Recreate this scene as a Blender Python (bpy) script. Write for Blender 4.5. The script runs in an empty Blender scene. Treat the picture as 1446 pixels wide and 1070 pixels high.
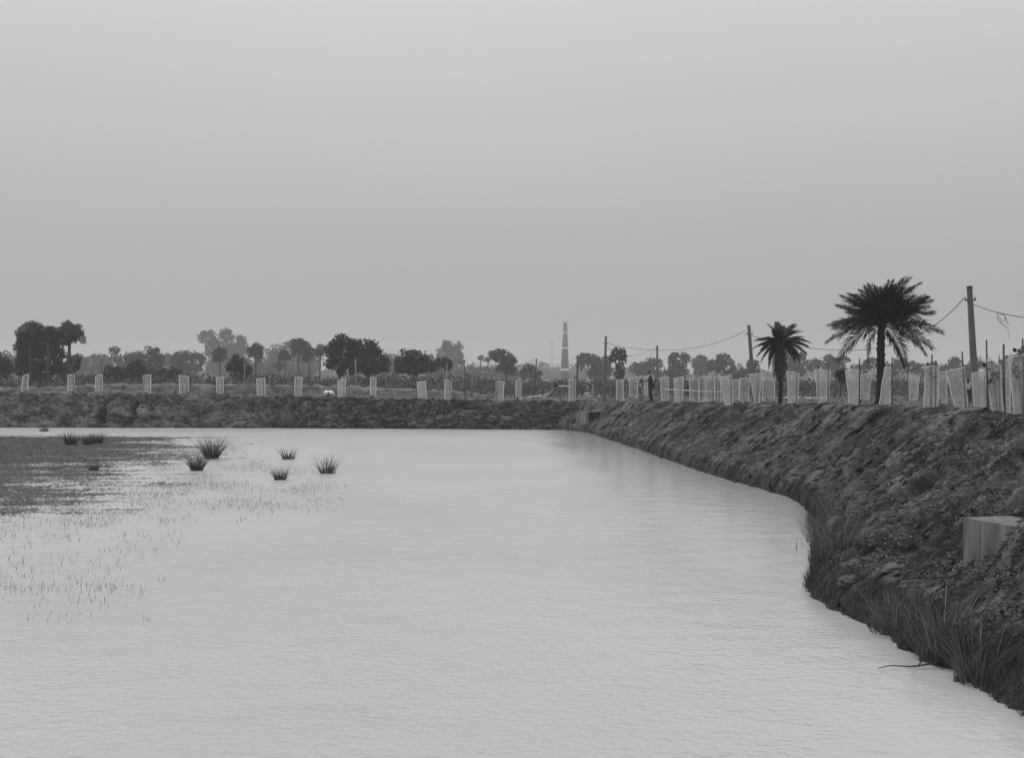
import bpy, math, random
import numpy as np
from mathutils import Vector, Matrix

random.seed(7)
rng = np.random.default_rng(11)
SC = bpy.context.scene
COL = SC.collection
PI = math.pi
R = math.radians

# ------------------------------------------------------------------ camera, world, sun, exposure
F, CX, HY, EYE = 1550.0, 723.0, 543.0, 2.85          # focal length and horizon in photo pixels, eye height over the water
cd = bpy.data.cameras.new('camera')
cam = bpy.data.objects.new('camera', cd)
COL.objects.link(cam)
cam.location = (0, 0, EYE)
cam.rotation_euler = (R(90), 0, 0)
cd.sensor_width = 36
cd.lens = 36 * F / 1446
cd.shift_y = (HY - 535) / 1446
cd.clip_start = 0.1
cd.clip_end = 6000
SC.camera = cam

SUN_EL, SUN_AZ = R(46), R(-48)                        # beyond the pond to the left, veiled by cloud
w = bpy.data.worlds.new('World')
SC.world = w
w.use_nodes = True
wn, wl = w.node_tree.nodes, w.node_tree.links
wn.clear()
sky = wn.new('ShaderNodeTexSky')
sky.sky_type = 'NISHITA'
sky.sun_disc = False
sky.sun_elevation = SUN_EL
sky.sun_rotation = SUN_AZ
bw = wn.new('ShaderNodeRGBToBW')
wl.new(sky.outputs[0], bw.inputs[0])
tc = wn.new('ShaderNodeTexCoord')
sx = wn.new('ShaderNodeSeparateXYZ')
wl.new(tc.outputs['Generated'], sx.inputs[0])


def wmath(op, a, b):
    n = wn.new('ShaderNodeMath')
    n.operation = op
    for i, v in enumerate((a, b)):
        if isinstance(v, (int, float)):
            n.inputs[i].default_value = v
        elif v is not None:
            wl.new(v, n.inputs[i])
    return n.outputs[0]


SKY_H, SKY_B = 2.95, 3.25                             # overcast deck: horizon luminance, growth towards the zenith
zc = wmath('MAXIMUM', sx.outputs[2], 0.0)
deck = wmath('MULTIPLY', wmath('ADD', wmath('MULTIPLY', zc, SKY_B), 1.0), SKY_H)
cl = wn.new('ShaderNodeTexNoise')
cl.inputs['Scale'].default_value = 1.6
cl.inputs['Detail'].default_value = 5
mp = wn.new('ShaderNodeMapping')
mp.inputs['Scale'].default_value = (1, 1, 2.2)
wl.new(tc.outputs['Generated'], mp.inputs[0])
wl.new(mp.outputs[0], cl.inputs['Vector'])
deck = wmath('MULTIPLY', deck, wmath('ADD', wmath('MULTIPLY', cl.outputs[0], 0.14), 0.93))
tot = wmath('ADD', deck, wmath('MULTIPLY', bw.outputs[0], 0.05))
bg = wn.new('ShaderNodeBackground')
bg.inputs['Strength'].default_value = 0.1
wl.new(tot, bg.inputs['Color'])
wo = wn.new('ShaderNodeOutputWorld')
wl.new(bg.outputs[0], wo.inputs[0])

sd = bpy.data.lights.new('sun', 'SUN')
sd.energy = 1.0
sd.angle = R(14)
sd.color = (1, 1, 1)
sun = bpy.data.objects.new('sun', sd)
COL.objects.link(sun)
sdir = Vector((math.sin(SUN_AZ) * math.cos(SUN_EL), math.cos(SUN_AZ) * math.cos(SUN_EL), math.sin(SUN_EL)))
sun.rotation_euler = (-sdir).to_track_quat('-Z', 'Y').to_euler()

SC.view_settings.view_transform = 'Standard'
SC.view_settings.look = 'None'
SC.view_settings.exposure = 0
SC.view_settings.gamma = 1
SC.view_settings.use_curve_mapping = False
SC.cycles.transparent_max_bounces = 24
SC.cycles.max_bounces = 6
SC.cycles.volume_bounces = 1
SC.cycles.use_denoising = True

# ------------------------------------------------------------------ helpers


def at(px, py, Y):
    """photo pixel and distance -> point in the place"""
    return np.array([(px - CX) * Y / F, Y, EYE - (py - HY) * Y / F])


def mesh_np(name, V, Fc, mat=None, smooth=False, parent=None, origin=None, attrs=None):
    V = np.asarray(V, dtype=np.float32).reshape(-1, 3)
    if origin is not None:
        V = V - np.asarray(origin, dtype=np.float32)
    Fc = np.asarray(Fc, dtype=np.int32)
    m = bpy.data.meshes.new(name)
    k = Fc.shape[1]
    m.vertices.add(len(V))
    m.vertices.foreach_set('co', V.ravel())
    m.loops.add(Fc.size)
    m.loops.foreach_set('vertex_index', Fc.ravel())
    m.polygons.add(len(Fc))
    m.polygons.foreach_set('loop_start', np.arange(0, Fc.size, k, dtype=np.int32))
    m.update(calc_edges=True)
    m.polygons.foreach_set('use_smooth', np.full(len(Fc), smooth, dtype=bool))
    if attrs:
        for an, av in attrs.items():
            a = m.attributes.new(an, 'FLOAT', 'POINT')
            a.data.foreach_set('value', np.asarray(av, dtype=np.float32).ravel())
    if mat:
        m.materials.append(mat)
    o = bpy.data.objects.new(name, m)
    COL.objects.link(o)
    if parent is not None:
        o.parent = parent
    return o


class MB:
    """collects boxes, tubes and polygons for ONE mesh"""

    def __init__(self):
        self.v, self.f = [], []

    def tube(self, pts, radii, n=8, cap=True):
        pts = [Vector(p) for p in pts]
        if not hasattr(radii, '__len__'):
            radii = [radii] * len(pts)
        rings = []
        for i, p in enumerate(pts):
            d = (pts[min(i + 1, len(pts) - 1)] - pts[max(i - 1, 0)])
            d = d.normalized() if d.length > 1e-9 else Vector((0, 0, 1))
            a = d.cross(Vector((0, 1, 0)))
            if a.length < 0.1:
                a = d.cross(Vector((1, 0, 0)))
            a.normalize()
            b = d.cross(a)
            s = len(self.v)
            for k in range(n):
                t = 2 * PI * k / n
                self.v.append(tuple(p + (a * math.cos(t) + b * math.sin(t)) * radii[i]))
            rings.append(s)
        for i in range(len(rings) - 1):
            for k in range(n):
                k2 = (k + 1) % n
                self.f.append((rings[i] + k, rings[i] + k2, rings[i + 1] + k2, rings[i + 1] + k))
        if cap:
            for s, rev in ((rings[0], True), (rings[-1], False)):
                idx = [s + k for k in range(n)]
                self.f.append(tuple(reversed(idx)) if rev else tuple(idx))
        return self

    def box(self, c, s, rot=None):
        c = Vector(c)
        b = len(self.v)
        for dx in (-.5, .5):
            for dy in (-.5, .5):
                for dz in (-.5, .5):
                    p = Vector((dx * s[0], dy * s[1], dz * s[2]))
                    if rot is not None:
                        p = rot @ p
                    self.v.append(tuple(c + p))
        for q in ((0, 1, 3, 2), (4, 6, 7, 5), (0, 4, 5, 1), (2, 3, 7, 6), (0, 2, 6, 4), (1, 5, 7, 3)):
            self.f.append(tuple(b + i for i in q))
        return self

    def poly(self, pts):
        b = len(self.v)
        self.v += [tuple(p) for p in pts]
        self.f.append(tuple(range(b, b + len(pts))))
        return self

    def build(self, name, mat, parent=None, origin=None, smooth=False):
        o0 = Vector(origin) if origin is not None else Vector((0, 0, 0))
        m = bpy.data.meshes.new(name)
        m.from_pydata([tuple(Vector(p) - o0) for p in self.v], [], self.f)
        m.update()
        if smooth:
            m.polygons.foreach_set('use_smooth', np.ones(len(m.polygons), dtype=bool))
        m.materials.append(mat)
        o = bpy.data.objects.new(name, m)
        COL.objects.link(o)
        if parent is not None:
            o.parent = parent
        return o


def tag(o, label=None, cat=None, group=None, kind=None):
    if label:
        o['label'] = label
    if cat:
        o['category'] = cat
    if group:
        o['group'] = group
    if kind:
        o['kind'] = kind
    return o


def thing(name, loc, label, cat, group=None):
    o = bpy.data.objects.new(name, None)
    o.location = tuple(float(c) for c in loc)
    o.empty_display_size = 0.1
    COL.objects.link(o)
    return tag(o, label, cat, group)


def perlin(x, y, seed=0):
    xi, yi = np.floor(x).astype(np.int64), np.floor(y).astype(np.int64)
    xf, yf = x - xi, y - yi

    def g(ix, iy, dx, dy):
        h = (ix * 374761393 + iy * 668265263 + seed * 1442695041) & 0xffffffff
        h = ((h ^ (h >> 13)) * 1274126177) & 0xffffffff
        h = (h ^ (h >> 16)) & 0xffff
        a = h * (2 * PI / 65536)
        return np.cos(a) * dx + np.sin(a) * dy
    u, v = xf * xf * xf * (xf * (xf * 6 - 15) + 10), yf * yf * yf * (yf * (yf * 6 - 15) + 10)
    a = g(xi, yi, xf, yf) * (1 - u) + g(xi + 1, yi, xf - 1, yf) * u
    b = g(xi, yi + 1, xf, yf - 1) * (1 - u) + g(xi + 1, yi + 1, xf - 1, yf - 1) * u
    return (a * (1 - v) + b * v) * 1.5


def fbm(x, y, oct=4, seed=0):
    s, a = 0, 1.0
    for i in range(oct):
        s = s + a * perlin(x * 2 ** i, y * 2 ** i, seed + i * 17)
        a *= .5
    return s


def ridged(x, y, oct=3, seed=0):
    s, a = 0, 1.0
    for i in range(oct):
        s = s + a * (1 - 2 * np.abs(perlin(x * 2 ** i, y * 2 ** i, seed + i * 31)))
        a *= .5
    return s


def cells(x, y, seed=0):
    """distance to nearest and second nearest feature point, and a random value per cell"""
    xi, yi = np.floor(x).astype(np.int64), np.floor(y).astype(np.int64)
    f1, f2, cid = np.full(x.shape, 9.0), np.full(x.shape, 9.0), np.zeros(x.shape)
    for dx in (-1, 0, 1):
        for dy in (-1, 0, 1):
            cx, cy = xi + dx, yi + dy
            h = (cx * 374761393 + cy * 668265263 + seed * 97531) & 0xffffffff
            h = ((h ^ (h >> 13)) * 1274126177) & 0xffffffff
            h = h ^ (h >> 16)
            px, py = cx + (h & 1023) / 1023.0, cy + ((h >> 10) & 1023) / 1023.0
            d = np.hypot(px - x, py - y)
            near = d < f1
            f2 = np.where(near, f1, np.minimum(f2, d))
            cid = np.where(near, ((h >> 20) & 1023) / 1023.0, cid)
            f1 = np.where(near, d, f1)
    return f1, f2, cid


# ------------------------------------------------------------------ materials (all neutral greys: the place is seen in black and white)
def mat_new(name):
    m = bpy.data.materials.new(name)
    m.use_nodes = True
    nt = m.node_tree
    b = nt.nodes['Principled BSDF']
    return m, nt, b


def grey(v):
    return (v, v, v, 1)


def ramp(nt, fac, stops):
    r = nt.nodes.new('ShaderNodeValToRGB')
    els = r.color_ramp.elements
    while len(els) < len(stops):
        els.new(.5)
    for e, (p, v) in zip(els, stops):
        e.position = p
        e.color = grey(v)
    nt.links.new(fac, r.inputs[0])
    return r.outputs[0]


def noise(nt, scale, detail=4, stretch=(1, 1, 1), coord='Object'):
    t = nt.nodes.new('ShaderNodeTexCoord')
    m = nt.nodes.new('ShaderNodeMapping')
    m.inputs['Scale'].default_value = stretch
    n = nt.nodes.new('ShaderNodeTexNoise')
    n.inputs['Scale'].default_value = scale
    n.inputs['Detail'].default_value = detail
    nt.links.new(t.outputs[coord], m.inputs[0])
    nt.links.new(m.outputs[0], n.inputs['Vector'])
    return n.outputs[0]


def mat_mottled(name, lo, hi, scale=6, rough=.9, stretch=(1, 1, 1), bump=0, bscale=None, bdist=.02):
    m, nt, b = mat_new(name)
    nt.links.new(ramp(nt, noise(nt, scale, 5, stretch), [(.3, lo), (.7, hi)]), b.inputs['Base Color'])
    b.inputs['Roughness'].default_value = rough
    b.inputs['Specular IOR Level'].default_value = .25
    if bump:
        bp = nt.nodes.new('ShaderNodeBump')
        bp.inputs['Strength'].default_value = bump
        bp.inputs['Distance'].default_value = bdist
        nt.links.new(noise(nt, bscale or scale * 4, 6, stretch), bp.inputs['Height'])
        nt.links.new(bp.outputs[0], b.inputs['Normal'])
    return m


def mat_leaf(name, lo, hi, trans=.0):
    m, nt, b = mat_new(name)
    g = nt.nodes.new('ShaderNodeNewGeometry')
    nt.links.new(ramp(nt, g.outputs['Random Per Island'], [(0, lo), (1, hi)]), b.inputs['Base Color'])
    b.inputs['Roughness'].default_value = .7
    b.inputs['Specular IOR Level'].default_value = .15
    return m


def mat_soil(name, gain=1.0, bump=.6, bscale=30, bdist=.03):
    m, nt, b = mat_new(name)
    a = nt.nodes.new('ShaderNodeAttribute')
    a.attribute_name = 'tone'
    n = ramp(nt, noise(nt, 14, 6), [(.3, .65 * gain), (.7, 1.35 * gain)])
    mx = nt.nodes.new('ShaderNodeMix')
    mx.data_type = 'RGBA'
    mx.blend_type = 'MULTIPLY'
    mx.inputs[0].default_value = 1
    nt.links.new(a.outputs['Fac'], mx.inputs[6])
    nt.links.new(n, mx.inputs[7])
    nt.links.new(mx.outputs[2], b.inputs['Base Color'])
    b.inputs['Roughness'].default_value = .95
    b.inputs['Specular IOR Level'].default_value = .1
    bp = nt.nodes.new('ShaderNodeBump')
    bp.inputs['Strength'].default_value = bump
    bp.inputs['Distance'].default_value = bdist
    nt.links.new(noise(nt, bscale, 6), bp.inputs['Height'])
    nt.links.new(bp.outputs[0], b.inputs['Normal'])
    return m


M = {}
M['soil'] = mat_soil('soil', 1.0, .9, 16, .07)
M['field'] = mat_mottled('field', .05, .09, .35, bump=.5, bscale=3, bdist=.1)
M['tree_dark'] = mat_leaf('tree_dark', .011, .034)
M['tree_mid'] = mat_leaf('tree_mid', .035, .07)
M['palm'] = mat_leaf('palm', .012, .032)
M['palm_dry'] = mat_leaf('palm_dry', .035, .08)
M['bark'] = mat_mottled('bark', .03, .07, 5, bump=.6, bscale=18)
M['bark_dark'] = mat_mottled('bark_dark', .008, .022, 6, bump=.8, bscale=14)
M['scrub'] = mat_leaf('scrub', .035, .085)
M['blade'] = mat_leaf('blade', .05, .17)
M['blade_dark'] = mat_leaf('blade_dark', .035, .085)
M['straw'] = mat_leaf('straw', .06, .17)
M['creeper'] = mat_leaf('creeper', .022, .15)
M['weed'] = mat_leaf('weed', .07, .12)
M['water_blade'] = mat_leaf('water_blade', .035, .10)
M['pale_stem'] = mat_leaf('pale_stem', .13, .25)
M['stake'] = mat_mottled('stake', .05, .10, 9, stretch=(1, 1, .2))
M['stake_pale'] = mat_mottled('stake_pale', .16, .26, 9, stretch=(1, 1, .2))
M['concrete'] = mat_mottled('concrete', .13, .21, 3, rough=.85, stretch=(1, 1, .4), bump=.25, bscale=25)
M['pole'] = mat_mottled('pole_concrete', .10, .16, 4, stretch=(1, 1, .3), bump=.2, bscale=20)
M['culvert'] = mat_mottled('culvert_concrete', .085, .21, 3.2, rough=.9, stretch=(2.5, 2.5, .5), bump=.4, bscale=24)
M['brick'] = mat_mottled('chimney_brick', .10, .16, .4, stretch=(1, 1, .5))
M['whitewash'] = mat_mottled('whitewash', .6, .8, .6)
M['steel'] = mat_mottled('steel', .2, .3, 1)
M['wire'] = mat_mottled('wire', .03, .05, 3)
M['plastic_white'] = mat_mottled('plastic_white', .7, .82, 4, rough=.45)
M['pvc'] = mat_mottled('pvc', .55, .75, 2, rough=.4)
M['skin'] = mat_mottled('skin', .035, .06, 8, rough=.6)
M['hair'] = mat_mottled('hair', .01, .02, 20)
M['cloth_dark'] = mat_mottled('cloth_dark', .015, .03, 12)
M['cloth_pale'] = mat_mottled('cloth_pale', .35, .5, 10)
M['rock'] = mat_mottled('rock', .05, .15, 5, bump=.7, bscale=16)
M['wood_wet'] = mat_mottled('wood_wet', .025, .05, 12, stretch=(.2, 1, 1))


def mat_net(name, alpha, col):
    m = bpy.data.materials.new(name)
    m.use_nodes = True
    nt = m.node_tree
    nt.nodes.clear()
    out = nt.nodes.new('ShaderNodeOutputMaterial')
    tr = nt.nodes.new('ShaderNodeBsdfTransparent')
    df = nt.nodes.new('ShaderNodeBsdfDiffuse')
    tl = nt.nodes.new('ShaderNodeBsdfTranslucent')
    df.inputs[0].default_value = grey(col)
    tl.inputs[0].default_value = grey(col)
    m1, m2 = nt.nodes.new('ShaderNodeMixShader'), nt.nodes.new('ShaderNodeMixShader')
    m1.inputs[0].default_value = .4
    nt.links.new(df.outputs[0], m1.inputs[1])
    nt.links.new(tl.outputs[0], m1.inputs[2])
    nt.links.new(ramp(nt, noise(nt, 7.0, 5, (1, 1, 1)), [(.3, alpha * .88), (.72, min(1, alpha * 1.12))]), m2.inputs[0])
    nt.links.new(tr.outputs[0], m2.inputs[1])
    nt.links.new(m1.outputs[0], m2.inputs[2])
    nt.links.new(m2.outputs[0], out.inputs[0])
    return m


M['net'] = mat_net('net', .24, .62)
M['net_dense'] = mat_net('net_dense', .33, .66)
M['hem'] = mat_net('hem', .82, .78)

# water: turbid, pale, with small wind ripples
m, nt, b = mat_new('water')
M['water'] = m
nt.links.new(ramp(nt, noise(nt, .12, 3), [(.3, .41), (.7, .47)]), b.inputs['Base Color'])
b.inputs['IOR'].default_value = 1.33
# wind ruffles the open water; it lies calmer in the lee of the right bank
bp1 = nt.nodes.new('ShaderNodeBump')
bp1.inputs['Strength'].default_value = 1
bp1.inputs['Distance'].default_value = .06
nt.links.new(noise(nt, 1.3, 6, (1.0, 1.15, 1)), bp1.inputs['Height'])
bp2 = nt.nodes.new('ShaderNodeBump')
bp2.inputs['Strength'].default_value = 1
bp2.inputs['Distance'].default_value = .026
nt.links.new(noise(nt, 10.0, 4, (1.0, 1.0, 1)), bp2.inputs['Height'])
nt.links.new(bp1.outputs[0], bp2.inputs['Normal'])
nt.links.new(bp2.outputs[0], b.inputs['Normal'])
tcw = nt.nodes.new('ShaderNodeTexCoord')
sxw = nt.nodes.new('ShaderNodeSeparateXYZ')
nt.links.new(tcw.outputs['Object'], sxw.inputs[0])
lee = nt.nodes.new('ShaderNodeMapRange')
lee.interpolation_type = 'SMOOTHSTEP'
for i_, v_ in ((1, 1.6), (2, 4.6), (3, 1.0), (4, .22)):
    lee.inputs[i_].default_value = v_
addw = nt.nodes.new('ShaderNodeMath')
addw.operation = 'ADD'
nt.links.new(sxw.outputs[0], addw.inputs[0])
nt.links.new(ramp(nt, noise(nt, .22, 3, (1.3, .5, 1)), [(.3, 0), (.7, 1.6)]), addw.inputs[1])
nt.links.new(addw.outputs[0], lee.inputs[0])
nt.links.new(lee.outputs[0], bp1.inputs['Strength'])
nt.links.new(lee.outputs[0], bp2.inputs['Strength'])
rgh = nt.nodes.new('ShaderNodeMath')
rgh.operation = 'MULTIPLY'
rgh.inputs[1].default_value = .27
nt.links.new(lee.outputs[0], rgh.inputs[0])
nt.links.new(rgh.outputs[0], b.inputs['Roughness'])

# ------------------------------------------------------------------ setting: right bank


def shore(px, py):
    Y = F * EYE / (py - HY)
    return [(px - CX) * Y / F, Y]


def plateau_z(Y):
    return np.interp(Y, [17, 24, 27, 30, 35, 42.5, 49, 60, 66, 72, 92, 110], [2.2, 2.25, 2.26, 2.25, 2.21, 2.11, 2.01, 1.90, 1.87, 1.85, 1.83, 1.68])


def on_plateau(px, py, zoff=0):
    lo, hi = 15.0, 200.0
    for _ in range(40):
        Y = .5 * (lo + hi)
        if F * (EYE - plateau_z(Y)) / Y > py - HY:
            lo = Y
        else:
            hi = Y
    p = at(px, py, Y)
    return p


S_px = [(790, 606.5), (826, 610), (850, 617), (900, 633), (940, 647), (1000, 668), (1075, 690), (1128, 707), (1150, 740), (1153, 800),
        (1150, 838), (1200, 868), (1260, 897), (1320, 942), (1385, 970), (1446, 1006)]
S = [shore(*p) for p in S_px] + [[4.35, 7.0], [3.6, 3.6], [2.0, 2.0]]
C = []
for px_, Yc_ in ((815, 71.5), (868, 66), (915, 60), (985, 49.5), (1050, 43), (1140, 36), (1240, 30.5), (1310, 27.5), (1385, 24), (1470, 20)):
    C.append([(px_ - CX) * Yc_ / F, Yc_])
C += [[10.6, 17.5], [11.2, 15.8], [11.4, 14.4], [11.5, 12.6], [11.5, 11.4], [11.3, 10.2], [11.2, 8], [10.8, 4], [10, 1]]
S, C = np.array(S), np.array(C)
arc = np.concatenate([[0], np.cumsum(np.hypot(*np.diff((S + C) / 2, axis=0).T))])


def smooth_interp(x, xp, fp):
    # Catmull-like cubic through the stations
    d = np.gradient(fp, xp)
    i = np.clip(np.searchsorted(xp, x) - 1, 0, len(xp) - 2)
    h = xp[i + 1] - xp[i]
    t = (x - xp[i]) / h
    return ((2 * t**3 - 3 * t**2 + 1) * fp[i] + (t**3 - 2 * t**2 + t) * h * d[i]
            + (-2 * t**3 + 3 * t**2) * fp[i + 1] + (t**3 - t**2) * h * d[i + 1])


T_prof = np.array([-.16, -.06, 0, .03, .08, .25, .6, .9, 1.0, 1.1, 3.0, 4.5])
Z_prof = np.array([-.7, -.25, -.02, .09, .17, .33, .655, .93, 1.0, 1.0, .94, .66])


def right_bank(u, t):
    """u metres along, t 0 at the water and 1 at the crest -> base point (before the relief)"""
    s = np.stack([smooth_interp(u, arc, S[:, i]) for i in (0, 1)], -1)
    c = np.stack([smooth_interp(u, arc, C[:, i]) for i in (0, 1)], -1)
    xy = s + (c - s) * t[..., None]
    wdt = np.hypot(*(c - s).T).T
    tt = np.where(t > 1, 1 + (t - 1), t)
    z = np.interp(tt, T_prof, Z_prof) * plateau_z(np.clip(c[..., 1], 17, 92))
    return np.concatenate([xy, z[..., None]], -1), wdt


def right_relief(u, bm, t):
    """height of the relief along the slope normal: rills down the slope, clods, lumps"""
    wob = fbm(u * .5, bm * .5, 3, 3) * .8
    sk = u + bm * .06 + wob * .14
    lump = ridged(sk * .55, bm * .16 + 5, 2, 11)
    lump2 = ridged(sk * 1.25, bm * .36 + 9, 2, 15)
    mid = ridged(sk * 2.1 + .4 * fbm(u * 2, bm * 2, 2, 52), bm * .45 + 3, 3, 53)
    fine = ridged(sk * 4.2, bm * 1.0, 3, 23)
    gid = cells(sk * 1.8, bm * .7, 25)[2]
    pits = np.clip(fbm(sk * 1.0, bm * .38, 3, 91) - .15, 0, .8)
    on = np.clip((t - .02) / .1, 0, 1)
    fade = np.where(t > 1, .14, np.clip((1.03 - t) * 5, .14, 1))
    h = (.09 * (lump - .5) + .11 * (lump2 - .5) + .09 * (mid - .5) + .06 * (fine - .5) - .32 * pits + .035 * fbm(u * 6, bm * 5, 4, 41) + .12 * fbm(u * .33, bm * .4, 3, 7)) * (.42 + .58 * on) * fade
    tone = .046 + .064 * (ridged(sk * 1.0, bm * .26, 3, 61) - .4) + .022 * ridged(sk * 3.1, bm * .6, 2, 64) + .040 * fbm(sk * 4.5, bm * 1.4, 4, 71) + .03 * (gid - .5)
    wet = np.clip((t - .01) / .09, 0, 1)
    tone = np.clip(tone, .014, .2) * (.45 + .55 * wet)
    # soil heaped on and beside the culvert head
    return h, tone


us = [0.0]
while us[-1] < arc[-1]:
    yy = np.interp(us[-1], arc, (S[:, 1] + C[:, 1]) / 2)
    us.append(us[-1] + max(.035, .0022 * yy))
us = np.clip(np.array(us), 0, arc[-1])
ts = np.concatenate([np.linspace(-.16, 0, 10)[:-1], np.linspace(0, 1.12, 205)[:-1], np.linspace(1.12, 4.5, 40)])
UU, TT = np.meshgrid(us, ts, indexing='ij')
P, Wd = right_bank(UU, TT)
BM = TT * Wd
du = np.gradient(P, axis=0)
dt = np.gradient(P, axis=1)
N = np.cross(dt, du)
N /= np.linalg.norm(N, axis=-1, keepdims=True) + 1e-9
N *= np.sign(N[..., 2:3] + 1e-9)
H, TONE = right_relief(UU, BM, TT)
P = P + N * H[..., None]
kk = np.clip(1.5 - np.hypot((P[..., 0] - 5.45) / .62, (P[..., 1] - 13.75) / .95), 0, 1)   # scoured hollow at its mouth
P[..., 2] = np.minimum(P[..., 2], P[..., 2] * (1 - kk) + (.40 + .04 * fbm(P[..., 0] * 5, P[..., 1] * 5, 3, 13)) * kk)
for mx_, my_, rx_, ry_, hz_ in ((6.75, 13.6, 1.0, .85, 1.17), (6.02, 12.75, .48, .50, 1.28)):   # soil heaped over the near culvert head
    kk = np.clip(1.15 - np.hypot((P[..., 0] - mx_) / rx_, (P[..., 1] - my_) / ry_), 0, 1)
    P[..., 2] = np.maximum(P[..., 2], P[..., 2] * (1 - kk) + (hz_ + .05 * fbm(P[..., 0] * 6, P[..., 1] * 6, 3, 12)) * kk)
RB_P, RB_N = P, N
nu, ntt = UU.shape


def grid_faces(a, b):
    i, j = np.meshgrid(np.arange(a - 1), np.arange(b - 1), indexing='ij')
    k = (i * b + j).ravel()
    return np.stack([k, k + b, k + b + 1, k + 1], -1)


ob = mesh_np('earth_bank', P.reshape(-1, 3), grid_faces(nu, ntt)[:, ::-1], M['soil'], True, attrs={'tone': TONE})
tag(ob, 'dark earth bank with rills sloping down to the right shore', kind='structure')

RB_du, RB_dt = du.reshape(-1, 3), dt.reshape(-1, 3)
RB_flat = P.reshape(-1, 3)
RB_px = CX + F * RB_flat[:, 0] / np.maximum(RB_flat[:, 1], .5)
RB_py = HY + F * (EYE - RB_flat[:, 2]) / np.maximum(RB_flat[:, 1], .5)


def bank_hit(px, py):
    d = np.hypot(RB_px - px, RB_py - py)
    ok = np.where(d < d.min() + 6)[0]
    return RB_flat[ok[np.argmin(RB_flat[ok, 1])]].copy()


# ------------------------------------------------------------------ setting: far bank
X0, X1 = -64.0, 7.0
px_of = lambda X, Y: CX + F * X / Y


def far_shore_y(X):
    return np.interp(px_of(X, 71), [-600, 0, 400, 800, 900], [75, 73.0, 71.8, 69.3, 69.0])


def far_top_z(X):
    return np.interp(px_of(X, 74), [-600, 0, 150, 250, 370, 480, 600, 830, 900], [2.3, 2.28, 2.24, 2.2, 2.02, 1.98, 1.82, 1.78, 1.78])


xs = np.linspace(X0, X1, 1250)
tp = np.concatenate([np.linspace(-.3, 0, 6)[:-1], np.linspace(0, 1.1, 92)[:-1], np.linspace(1.1, 4, 22)])
XX, TP = np.meshgrid(xs, tp, indexing='ij')
ysh = far_shore_y(XX)
YY = ysh + np.where(TP < 1, TP * 1.75, 1.75 + (TP - 1) * 2.6)
ZZ = np.interp(TP, [-.3, 0, .08, .8, 1.0, 1.15, 3, 4], [-.6, -.02, .10, .88, 1.0, 1.02, .99, .8]) * far_top_z(XX)
hgt = TP * 2.0
wob = fbm(XX * .6, hgt * .8, 3, 5)
f1, f2, cid = cells(XX * 1.1 + wob * .7, hgt * 1.7 + wob * .4, 9)
g1, g2, gid = cells(XX * 3.0 + wob, hgt * 4.2, 19)
clod = np.clip(f2 - f1, 0, .4) / .4
big1 = fbm(XX * .55, hgt * .9, 4, 8)
rel = .16 * clod * (.3 + cid) + .08 * np.clip(g2 - g1, 0, .35) / .35 * (.4 + gid) + .26 * big1 + .14 * ridged(XX * .8 + wob, hgt * 1.5 + XX * .1, 3, 48) - .34 * np.clip(fbm(XX * .9, hgt * 1.5, 3, 58) - .15, 0, 1) + .05 * fbm(XX * 5, hgt * 6, 3, 18) - .2
leftness = np.clip((-14 - XX) / 7 + .5 * fbm(XX * .3, hgt * .3, 2, 77), 0, 1)
pale_patch = np.clip(fbm(XX * .9, hgt * 1.7, 4, 63) * 1.8 + .25, 0, 1)  # irregular paler patches in the soil tone
vein = np.clip(ridged(XX * .9 + wob * 1.6, hgt * 1.5 + XX * .3 + wob, 3, 36) - .9, 0, 1)
tone = .028 + leftness * (.02 + .085 * pale_patch) + .16 * vein + .05 * np.clip(fbm(XX * 1.2, hgt * 2.2, 3, 39), 0, 1)
tone = tone + .02 * fbm(XX * 3, hgt * 4, 3, 33)
for cx_, wd_ in ((147, .30), (190, .26)):              # two deep cracks in the bank face
    cX = (cx_ - CX) * 73.5 / F + .25 * perlin(hgt * 2.5, hgt * 0 + cx_, 4) + (hgt - 1) * .05
    k = np.clip(1 - np.abs(XX - cX) / wd_, 0, 1) * np.clip((hgt - .1) * 3, 0, 1) * (TP < 1.1)
    rel = rel - 1.9 * k ** .7
face = (TP > -.05) & (TP < 1.3)
amt = np.where(TP < 1, np.clip(TP * 6 + .55, .55, 1), np.clip(1.5 - (TP - 1) * 1.6, .22, 1))
tone = np.clip(tone, .02, .2) * np.clip(.6 + TP * 5, .6, 1)
tone = np.where(TP > .97, np.maximum(tone, np.interp(TP, [.97, 1.05, 1.3, 1.5, 2], [.05, .15, .15, .09, .09]) + .05 * fbm(XX * .8, YY, 3, 2)), tone)
nz = np.clip(TP * .8, .25, 1)
YY = YY - rel * amt * (1 - nz * .75)
ZZ = ZZ + rel * amt * nz * .8
FB = np.stack([XX, YY, ZZ], -1)
ob = mesh_np('earth_bank', FB.reshape(-1, 3), grid_faces(*XX.shape)[:, ::-1], M['soil'], True, attrs={'tone': tone})
tag(ob, 'cracked cloddy earth bank along the far side of the pond', kind='structure')


def far_ground(X, back=1.0):
    """a standing point on the far bank's top"""
    i = int(np.clip(np.searchsorted(xs, X), 0, len(xs) - 1))
    Y = float(far_shore_y(X)) + 1.75 + back
    j = int(np.argmin(np.abs(YY[i] - Y) + (TP[i] < 1) * 50))
    return np.array([X, YY[i, j], ZZ[i, j]])


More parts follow.
